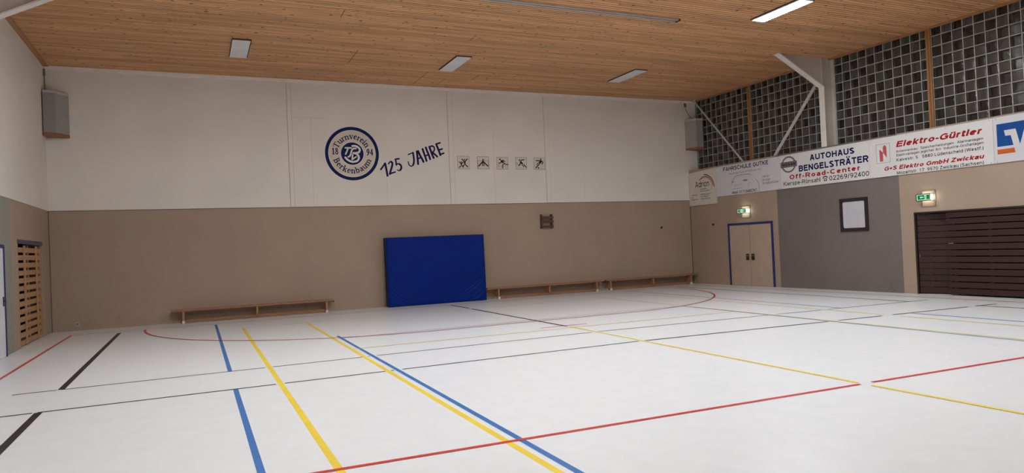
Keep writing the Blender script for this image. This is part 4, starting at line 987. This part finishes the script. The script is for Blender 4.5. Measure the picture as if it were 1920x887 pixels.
# driving school
t = board(1.35, 4.005, 2.752, 3.672, 'sign_lilac', 'white driving school board with a thin outline of a car'); n = 0.0335
words(t, row('fahr', 'FAHRSCHULE GUTKE'), 'ink_black', n, 0.135, label='large black heading')
words(t, [(r[0], r[1], r[2], r[3], r[4]) for r in TEXT['fahr'][1:2]], 'ink_grey', n, 0.11, label='small grey slogan')
words(t, [(s, a, b, v, c*1.1) for s, a, b, v, c in TEXT['fahr'][2:5]], 'ink_grey', n, 0.12, label='grey town name')
words(t, [(s, a, b, v, c*1.08) for s, a, b, v, c in TEXT['fahr'][5:6]], 'ink_black', n, 0.13, label='black telephone line')
words(t, [(s, a, b, v, c) for s, a, b, v, c in TEXT['fahr'][6:7]], 'ink_pale', n, 0.07, label='pale grey name inside the car')
for key, w in (('car_roof', 0.016), ('car_back', 0.014), ('car_arch', 0.009), ('car_line', 0.010)):
    mb = MB(); mb.stroke(POLY[key], w, RW, n); mb.build('car_outline', 'ink_grey', t)
mb = MB(); mb.prism(POLY['car_light'], RW, n-0.0005, n); mb.build('headlight', 'ink_grey', t)
mb = MB(); mb.prism(POLY['car_badge'], RW, n-0.0005, n); mb.build('badge', 'ink_grey', t)
# car dealer
t = board(4.01, 6.855, 2.752, 3.678, 'sign_white', 'white car dealer board with blue capitals and a grey ring logo')
words(t, row('autohaus', 'AUTOHAUS')+row('autohaus', 'BENGELSTRÄTER'), 'ink_navy', n, 0.165, label='line of navy capitals')
words(t, row('autohaus', 'Off-Road-Center'), 'ink_red', n, 0.155, 0.0, 0.17, label='red line')
words(t, row('autohaus', 'Kierspe-Rönsahl')+row('autohaus', '02269/92400'), 'ink_black', n, 0.11, label='black small line')
mb = MB()                                             # telephone symbol
a, b, v0, hh = 5.45, 5.604, 2.829, 0.122
mb.prism([(a+0.025, v0), (b-0.025, v0), (b-0.045, v0+0.072), (a+0.045, v0+0.072)], RW, n-0.0005, n)
mb.stroke([(a+0.012, v0+0.075), (a+0.02, v0+0.10), (a+0.05, v0+0.115), (b-0.05, v0+0.115), (b-0.02, v0+0.10), (b-0.012, v0+0.075)], 0.026, RW, n)
mb.build('telephone_symbol', 'ink_black', t)
mb = MB(); mb.disc((a+b)/2, v0+0.036, 0.022, RW, n+0.0012, 0, 16); mb.build('dial', 'sign_white', t)
mb = MB()
c_u, c_v = 4.322, 3.405; ra, rb = 0.255, 0.228
for k in range(64):
    p, q = 2*math.pi*k/64, 2*math.pi*(k+1)/64
    mb.quad([RW(c_u+(ra-0.05)*math.cos(p), c_v+(rb-0.045)*math.sin(p), n), RW(c_u+ra*math.cos(p), c_v+rb*math.sin(p), n), RW(c_u+ra*math.cos(q), c_v+rb*math.sin(q), n), RW(c_u+(ra-0.05)*math.cos(q), c_v+(rb-0.045)*math.sin(q), n)])
mb.build('logo_ring', 'logo_steel', t)
mb = MB(); mb.prism([(4.035, 3.33), (4.61, 3.33), (4.61, 3.482), (4.035, 3.482)], RW, n-0.0005, n+0.0008); mb.build('logo_bar', 'ink_black', t)
mb = MB(); mb.prism([(4.045, 3.34), (4.60, 3.34), (4.60, 3.472), (4.045, 3.472)], RW, n, n+0.0012); mb.build('logo_bar_face', 'logo_steel', t)
mb = MB(); plain_text(mb, 'NISSAN', 4.085, 4.565, 3.370, 0.072, RW, n+0.002, 0, 0.17); mb.build('logo_lettering', 'ink_black', t)
# electrician
t = board(6.86, 9.755, 2.752, 3.682, 'sign_white', 'white electrician board with slanted red script and an angular pink N logo')
words(t, row('elektro', 'Elektro-Gürtler'), 'ink_red', n, 0.165, 0.26, 0.09, label='large slanted red heading')
words(t, row('elektro', 'G+S Elektro GmbH Zwickau'), 'ink_red', n, 0.165, 0.26, 0.09, label='second slanted red heading')
words(t, [r for r in TEXT['elektro'] if not r[0].startswith(('Elektro-', 'G+S'))], 'ink_black', n, 0.12, label='line of small black print')
mb = MB(); a, b, c, d = 7.045, 7.415, 3.08, 3.535; e = 0.008
for q in ([(a, c), (b, c), (b, c+e), (a, c+e)], [(a, d-e), (b, d-e), (b, d), (a, d)], [(a, c), (a+e, c), (a+e, d), (a, d)], [(b-e, c), (b, c), (b, d), (b-e, d)]):
    mb.quad([RW(u, v, n) for u, v in q])
mb.build('logo_frame', 'ink_grey', t)
mb = MB(); mb.prism(POLY['n_left'], RW, n-0.0005, n); mb.build('logo', 'ink_pink', t)
mb = MB(); mb.prism(POLY['n_right'], RW, n-0.0005, n+0.0003); mb.build('logo', 'ink_pink', t)
# bank board running out of the view
t = board(9.76, 12.6, 2.752, 3.686, 'sign_lilac', 'white board with a large blue square logo and orange bar at the right edge')
mb = MB(); mb.prism([(9.83, 3.081), (10.138, 3.081), (10.095, 3.283), (9.992, 3.285), (9.97, 3.40), (10.192, 3.40), (10.262, 3.084), (10.36, 3.40), (10.62, 3.40), (10.60, 3.285), (10.50, 3.285), (10.44, 3.081), (10.70, 3.081), (10.70, 3.54), (9.83, 3.54)], RW, n-0.0006, n)
mb.build('blue_field', 'ink_blue', t)
for q in ([(9.828, 2.928), (10.171, 2.928), (10.152, 3.025), (9.828, 3.025)], [(10.40, 2.928), (10.70, 2.928), (10.70, 3.025), (10.42, 3.025)]):
    mb = MB(); mb.prism(q, RW, n-0.0006, n); mb.build('orange_bar', 'ink_orange', t)

# ------------------------------------------------------------------ exit signs
def exit_sign(u0, u1, z0, z1, dp, label, arrow):
    t = thing('exit_sign', (W-dp/2, -(u0+u1)/2, z0), label, 'exit sign', 'lit exit signs on the right wall')
    nf = dp
    mb = MB(); mb.box(W-0.012, W-nf+0.004, -u0, -(u1-0.004), z0+0.012, z1-0.012); mb.build('housing', 'exit_frame', t)
    mb = MB(); e = 0.017
    for (a, b, c, d) in ((u0, u1, z0, z0+e), (u0, u1, z1-e, z1), (u0, u0+e, z0+e, z1-e), (u1-0.010, u1, z0+e, z1-e)):
        mb.box(W-nf+0.0035, W-nf-0.008, -a, -b, c, d)
    mb.box(W-0.012, W-nf+0.0035, -(u1-0.02), -u1, z0, z0+0.011); mb.box(W-0.012, W-nf+0.0035, -(u1-0.02), -u1, z1-0.011, z1)
    mb.build('frame', 'exit_frame', t)
    mb = MB(); mb.quad([RW(u, v, nf) for u, v in ((u0+e, z0+e), (u1-0.01, z0+e), (u1-0.01, z1-e), (u0+e, z1-e))]); mb.build('pale_border', 'exit_white', t)
    mb = MB(); a, b, c, d = u0+0.035, u1-0.022, z0+0.030, z1-0.028
    mb.quad([RW(u, v, nf+0.001) for u, v in ((a, c), (b, c), (b, d), (a, d))]); mb.build('green_panel', 'exit_green', t)
    mb = MB(); vm = (c+d)/2; L = b-a
    if arrow:
        mb.quad([RW(u, v, nf+0.002) for u, v in ((a+L*0.20, vm), (a+L*0.32, vm-0.030), (a+L*0.32, vm+0.030))])
        mb.quad([RW(u, v, nf+0.002) for u, v in ((a+L*0.32, vm-0.010), (a+L*0.50, vm-0.010), (a+L*0.50, vm+0.010), (a+L*0.32, vm+0.010))])
        mb.quad([RW(u, v, nf+0.002) for u, v in ((a+L*0.58, c+0.004), (a+L*0.74, c+0.004), (a+L*0.74, d-0.004), (a+L*0.58, d-0.004))])
    else:
        mb.quad([RW(u, v, nf+0.002) for u, v in ((a+L*0.38, c+0.003), (a+L*0.62, c+0.003), (a+L*0.62, d-0.003), (a+L*0.38, d-0.003))])
        mb.quad([RW(u, v, nf+0.002) for u, v in ((a+L*0.66, vm-0.008), (a+L*0.78, vm-0.008), (a+L*0.78, vm+0.008), (a+L*0.66, vm+0.008))])
        mb.quad([RW(u, v, nf+0.002) for u, v in ((a+L*0.78, vm-0.022), (a+L*0.86, vm), (a+L*0.78, vm+0.022))])
        mb.quad([RW(u, v, nf+0.002) for u, v in ((a+L*0.22, vm-0.008), (a+L*0.34, vm-0.008), (a+L*0.34, vm+0.008), (a+L*0.22, vm+0.008))])
    mb.build('symbols', 'exit_white', t)
    mb = MB(); uu = a+L*(0.66 if arrow else 0.50)     # running figure in the pale door field
    mb.disc(uu+0.004, d-0.018, 0.008, RW, nf+0.003, 0, 12)
    mb.stroke([(uu, d-0.03), (uu-0.004, vm-0.008)], 0.014, RW, nf+0.003); mb.stroke([(uu-0.004, vm-0.008), (uu-0.014, c+0.012)], 0.008, RW, nf+0.003); mb.stroke([(uu-0.004, vm-0.008), (uu+0.012, c+0.018)], 0.008, RW, nf+0.003)
    mb.build('running_figure', 'exit_green', t)
    mb = MB(); mb.quad([(W-0.014, -u1+0.0035, z0+0.014), (W-nf+0.006, -u1+0.0035, z0+0.014), (W-nf+0.006, -u1+0.0035, z1-0.014), (W-0.014, -u1+0.0035, z1-0.014)])
    mb.build('lamp_cover', 'exit_lamp', t)
    for z, s in ((z0+0.0115, 1), (z1-0.0115, -1)):
        mb = MB(); mb.quad([(W-0.014, -(u0+0.2*(u1-u0)), z), (W-nf+0.03, -(u0+0.2*(u1-u0)), z), (W-nf+0.03, -u1+0.022, z), (W-0.014, -u1+0.022, z)]); mb.build('lamp_cover', 'exit_lamp', t)
    mb = MB(); gA, gB = u0+0.06, u1+0.035; gz0, gz1 = z0-0.13, z1+0.07                 # guard cage of flat bars
    for u in (gA, gB):
        mb.box(W-0.002, W-0.016, -(u-0.011), -(u+0.011), gz0, gz1)
    for z in (gz0, gz1): mb.box(W-0.004, W-0.014, -gA, -gB, z-0.007, z+0.007)
    for u in (gA, ):
        mb.box(W-0.016, W-nf-0.022, -(u-0.010), -(u+0.010), z1+0.035, z1+0.043); mb.box(W-0.016, W-nf-0.022, -(u-0.010), -(u+0.010), z0-0.043, z0-0.035)
        mb.box(W-nf-0.014, W-nf-0.022, -(u-0.010), -(u+0.010), z1+0.003, z1+0.035); mb.box(W-nf-0.014, W-nf-0.022, -(u-0.010), -(u+0.010), z0-0.035, z0-0.003)
    mb.build('guard_bars', 'cage', t)
    return t
exit_sign(2.335, 2.71, 2.165, 2.305, 0.13, 'small lit green exit sign on the wall above the double door', False)
exit_sign(8.066, 8.408, 2.105, 2.262, 0.115, 'lit green exit sign with a white arrow above the brown gate', True)

# ------------------------------------------------------------------ notice board
t = thing('notice_board', (W-0.02, -6.325, 1.49), 'dark framed notice board with a pale blank sheet on the grey wall', 'notice board')
a, b, c, d, e = 5.92, 6.73, 1.49, 2.32, 0.085
mb = MB(); mb.box(W-0.002, W-0.035, -a, -b, c, c+e); mb.box(W-0.002, W-0.035, -a, -b, d-e, d); mb.box(W-0.002, W-0.035, -a, -(a+e), c+e, d-e); mb.box(W-0.002, W-0.035, -(b-e), -b, c+e, d-e)
mb.build('frame', 'brown_dark', t, 0.003)
mb = MB(); r = 0.05; poly = []
for (x, y, s) in ((a+e, c+e, 180), (b-e, c+e, 270), (b-e, d-e, 0), (a+e, d-e, 90)):
    cx = x+(r if s in (180, 90) else -r); cy = y+(r if s in (180, 270) else -r)
    for k in range(6): an = math.radians(s+90*k/5); poly.append((cx+r*math.cos(an), cy+r*math.sin(an)))
mb.prism(poly, RW, 0.012, 0.02); mb.build('sheet', 'notice_paper', t)
mb = MB(); mb.box(W-0.002, W-0.0115, -(a+e), -(b-e), c+e, d-e); mb.build('backboard', 'brown_dark', t)

# ------------------------------------------------------------------ small rack, hooks and socket
t = thing('wall_rack', (12.6, -0.03, 1.98), 'small dark wooden ladder rack with three rungs hung on the beige back wall', 'wall rack')
a, b, c, d = 12.415, 12.805, 1.975, 2.395
for u in (a, b-0.05):
    mb = MB(); mb.box(u, u+0.05, -0.001, -0.075, c, d); mb.build('upright', 'rack_wood', t, 0.004)
for z in (2.03, 2.175, 2.30):
    mb = MB(); mb.box(a-0.004, b+0.012, -0.0755, -0.105, z-0.035, z+0.035); mb.build('rung', 'rack_wood', t, 0.006)
def hook(x, fr, z, label):
    mb = MB(); mb.prism([(x-0.03, z-0.03), (x+0.03, z-0.03), (x+0.03, z+0.03), (x-0.03, z+0.03)], fr, 0.001, 0.012)
    mb.tube([fr(x, z, 0.012), fr(x, z, 0.05), fr(x, z+0.025, 0.06)], 0.010)
    tag(mb.build('wall_hook', 'brown_dark'), label, 'hook', 'dark hooks on the beige walls')
hook(16.80, BW, 1.875, 'tiny dark hook on the back wall near the right corner')
hook(1.107, RW, 1.89, 'tiny dark hook on the right wall left of the double door')
mb = MB(); mb.prism([(0.445, 0.105), (0.535, 0.105), (0.535, 0.195), (0.445, 0.195)], BW, 0.001, 0.014); t = mb.build('wall_socket', 'socket', None, 0.003)
tag(t, 'small grey wall socket low on the back wall near the left corner', 'socket')
mb = MB(); mb.disc(0.49, 0.15, 0.026, BW, 0.0145, 0, 20); mb.build('socket_face', 'plate_line', t)

# ------------------------------------------------------------------ big blue crash mat leaning on the back wall
x0, x1, hM, tM = 7.645, 10.46, 1.86, 0.285
t = thing('crash_mat', ((x0+x1)/2, -0.2, 0), 'large blue soft landing mat standing on edge against the back wall', 'mat')
t_loc = (x0+x1)/2
def lean(x, n, z): return (x, -0.02-n-0.035*(1-z/hM), z)
NX, NZ = 190, 120
mb = MB(); mb.smooth = True
import numpy as np
# sag folds: single creases fanning up from the lower corners, slack along the lower edge, a few dents
CREASES = []
cr = random.Random(11)
for k in range(9):                                       # left corner, creases sweep down to the right
    v0 = 0.10+0.035*k+cr.uniform(-0.01, 0.01); L = 0.10+0.028*k+cr.uniform(-0.03, 0.05); s0 = cr.uniform(0.01, 0.05)
    CREASES.append(((s0, v0), (s0+L*0.45, v0-0.12-0.010*k), (s0+L, max(0.03, v0-0.16-0.016*k)), cr.uniform(0.006, 0.012)))
for k in range(10):                                      # right corner, mirrored and longer
    v0 = 0.08+0.042*k+cr.uniform(-0.012, 0.012); L = 0.10+0.030*k+cr.uniform(-0.03, 0.06); s0 = cr.uniform(0.01, 0.06)
    CREASES.append(((1-s0, v0), (1-s0-L*0.5, v0-0.10-0.012*k), (1-s0-L, max(0.03, v0-0.17-0.018*k)), cr.uniform(0.007, 0.013)))
for (a, c, d, w) in (((0.82, 0.53), (0.88, 0.53), (0.95, 0.555), 0.006), ((0.90, 0.66), (0.94, 0.67), (0.98, 0.665), 0.004), ((0.02, 0.46), (0.06, 0.47), (0.10, 0.468), 0.004), ((0.40, 0.09), (0.44, 0.10), (0.48, 0.085), 0.005)):
    CREASES.append((a, c, d, w))
_U, _V = np.meshgrid(np.linspace(0, 1, NX+1), np.linspace(0, 1, NZ+1), indexing='ij')
_R = 0.008*np.sin(9*_U+3*_V)*np.sin(5*_V+1)+0.006*np.exp(-((_V-0.05)/0.05)**2)
for p0, p1, p2, amp in CREASES:
    best = np.full(_U.shape, 9.0); fade = np.zeros(_U.shape); side = np.zeros(_U.shape)
    for q in np.linspace(0, 1, 25):
        x = (1-q)**2*p0[0]+2*q*(1-q)*p1[0]+q*q*p2[0]; y = (1-q)**2*p0[1]+2*q*(1-q)*p1[1]+q*q*p2[1]
        d = np.hypot((_U-x)*1.51, _V-y); m_ = d < best
        best = np.where(m_, d, best); fade = np.where(m_, 1-q**3, fade); side = np.where(m_, np.sign(_V-y), side)
    _R += fade*amp*(np.exp(-(best/0.009)**2)-0.45*np.exp(-((best-0.020*np.where(side > 0, 1, 0.6))/0.014)**2))
_E = np.minimum(np.minimum(_U, 1-_U), np.minimum(_V, 1-_V)*1.2); _K = np.minimum(1, _E/0.016)
_R = _R*_K-0.028*(1-_K)**2
grid = {}
for i in range(NX+1):
    for j in range(NZ+1):
        u, v = i/NX, j/NZ
        grid[i, j] = len(mb.v); mb.v.append(lean(x0+u*(x1-x0), tM+float(_R[i, j]), 0.004+v*(hM-0.004)))
for i in range(NX):
    for j in range(NZ):
        mb.f.append((grid[i, j], grid[i+1, j], grid[i+1, j+1], grid[i, j+1])); mb.m.append(0)
mb.build('front_cover', 'mat_blue', t)
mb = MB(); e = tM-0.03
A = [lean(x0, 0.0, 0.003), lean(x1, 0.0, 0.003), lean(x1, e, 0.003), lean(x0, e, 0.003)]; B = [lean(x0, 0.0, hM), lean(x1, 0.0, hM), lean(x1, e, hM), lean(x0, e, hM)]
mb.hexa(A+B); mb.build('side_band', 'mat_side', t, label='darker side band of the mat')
mb = MB()
for (p, q) in ((lean(x0+0.003, tM-0.03, 0.01), lean(x0+0.003, tM-0.03, hM-0.003)), (lean(x0+0.003, tM-0.03, hM-0.003), lean(x1-0.003, tM-0.03, hM-0.003)), (lean(x1-0.003, tM-0.03, hM-0.003), lean(x1-0.003, tM-0.03, 0.01))):
    mb.tube([p, q], 0.006, 0, 8)
mb.build('seam_piping', 'mat_side', t)
for z in (0.55, 1.30):
    mb = MB(); mb.tube([lean(x0-0.004, 0.13, z-0.13), lean(x0-0.02, 0.13, z-0.10), lean(x0-0.02, 0.13, z+0.10), lean(x0-0.004, 0.13, z+0.13)], 0.008, 0, 8); mb.build('carry_strap', 'mat_side', t)

# ------------------------------------------------------------------ gymnastics benches
def bench(xa, xb, feet, label, y=-0.20, hook_l=False, hook_r=False, h=0.325, board_feet=True):
    t = thing('gymnastics_bench', ((xa+xb)/2, y, 0), label, 'bench', 'low wooden benches along the back wall')
    mb = MB(); mb.box(xa, xb, y-0.115, y+0.115, h-0.036, h); mb.build('seat_plank', 'bench', t, 0.006)
    mb = MB(); mb.box(feet[0]+0.026, feet[2]-0.026, y-0.035, y+0.035, 0.022, 0.080); mb.build('balance_beam', 'bench', t, 0.005)
    for k, x in enumerate(feet):
        mb = MB()
        if k != 1:
            yf = y-0.125
            P = [(yf, 0.045), (y+0.125, 0.045), (y+0.10, h-0.037), (y-0.10, h-0.037)]
        else:
            P = [(y-0.085, 0.081), (y+0.085, 0.081), (y+0.085, h-0.037), (y-0.085, h-0.037)]
        mb.prism(P, lambda a, b, n: (x+n, a, b), -0.0255, 0.0255)
        f = mb.build('support', 'bench_z', t, 0.004)
        if k != 1:
            for yy in (y-0.128, y+0.068):
                mb = MB(); mb.box(x-0.029, x+0.029, yy, yy+0.06, 0.0, 0.062); mb.build('rubber_foot', 'rubber', f, 0.004)
    for on, x, s in ((hook_l, xa, -1), (hook_r, xb, 1)):
        if on:
            mb = MB(); mb.box(x-0.12*s, x+0.012*s, y-0.05, y+0.05, h-0.050, h-0.0365); mb.box(x-0.003*s, x+0.012*s, y-0.05, y+0.05, h-0.075, h-0.050)
            mb.build('hanging_hook', 'brown_dark', t)
    return t
bench(2.43, 6.22, (2.69, 4.35, 6.03), 'low wooden gymnastics bench left of the blue mat', hook_r=True)
bench(10.50, 14.36, (10.85, 12.5, 14.10), 'low wooden gymnastics bench directly right of the blue mat', hook_r=True)
bench(14.44, 17.93, (14.60, 16.2, 17.66), 'low wooden gymnastics bench ending in the right back corner', hook_l=True)
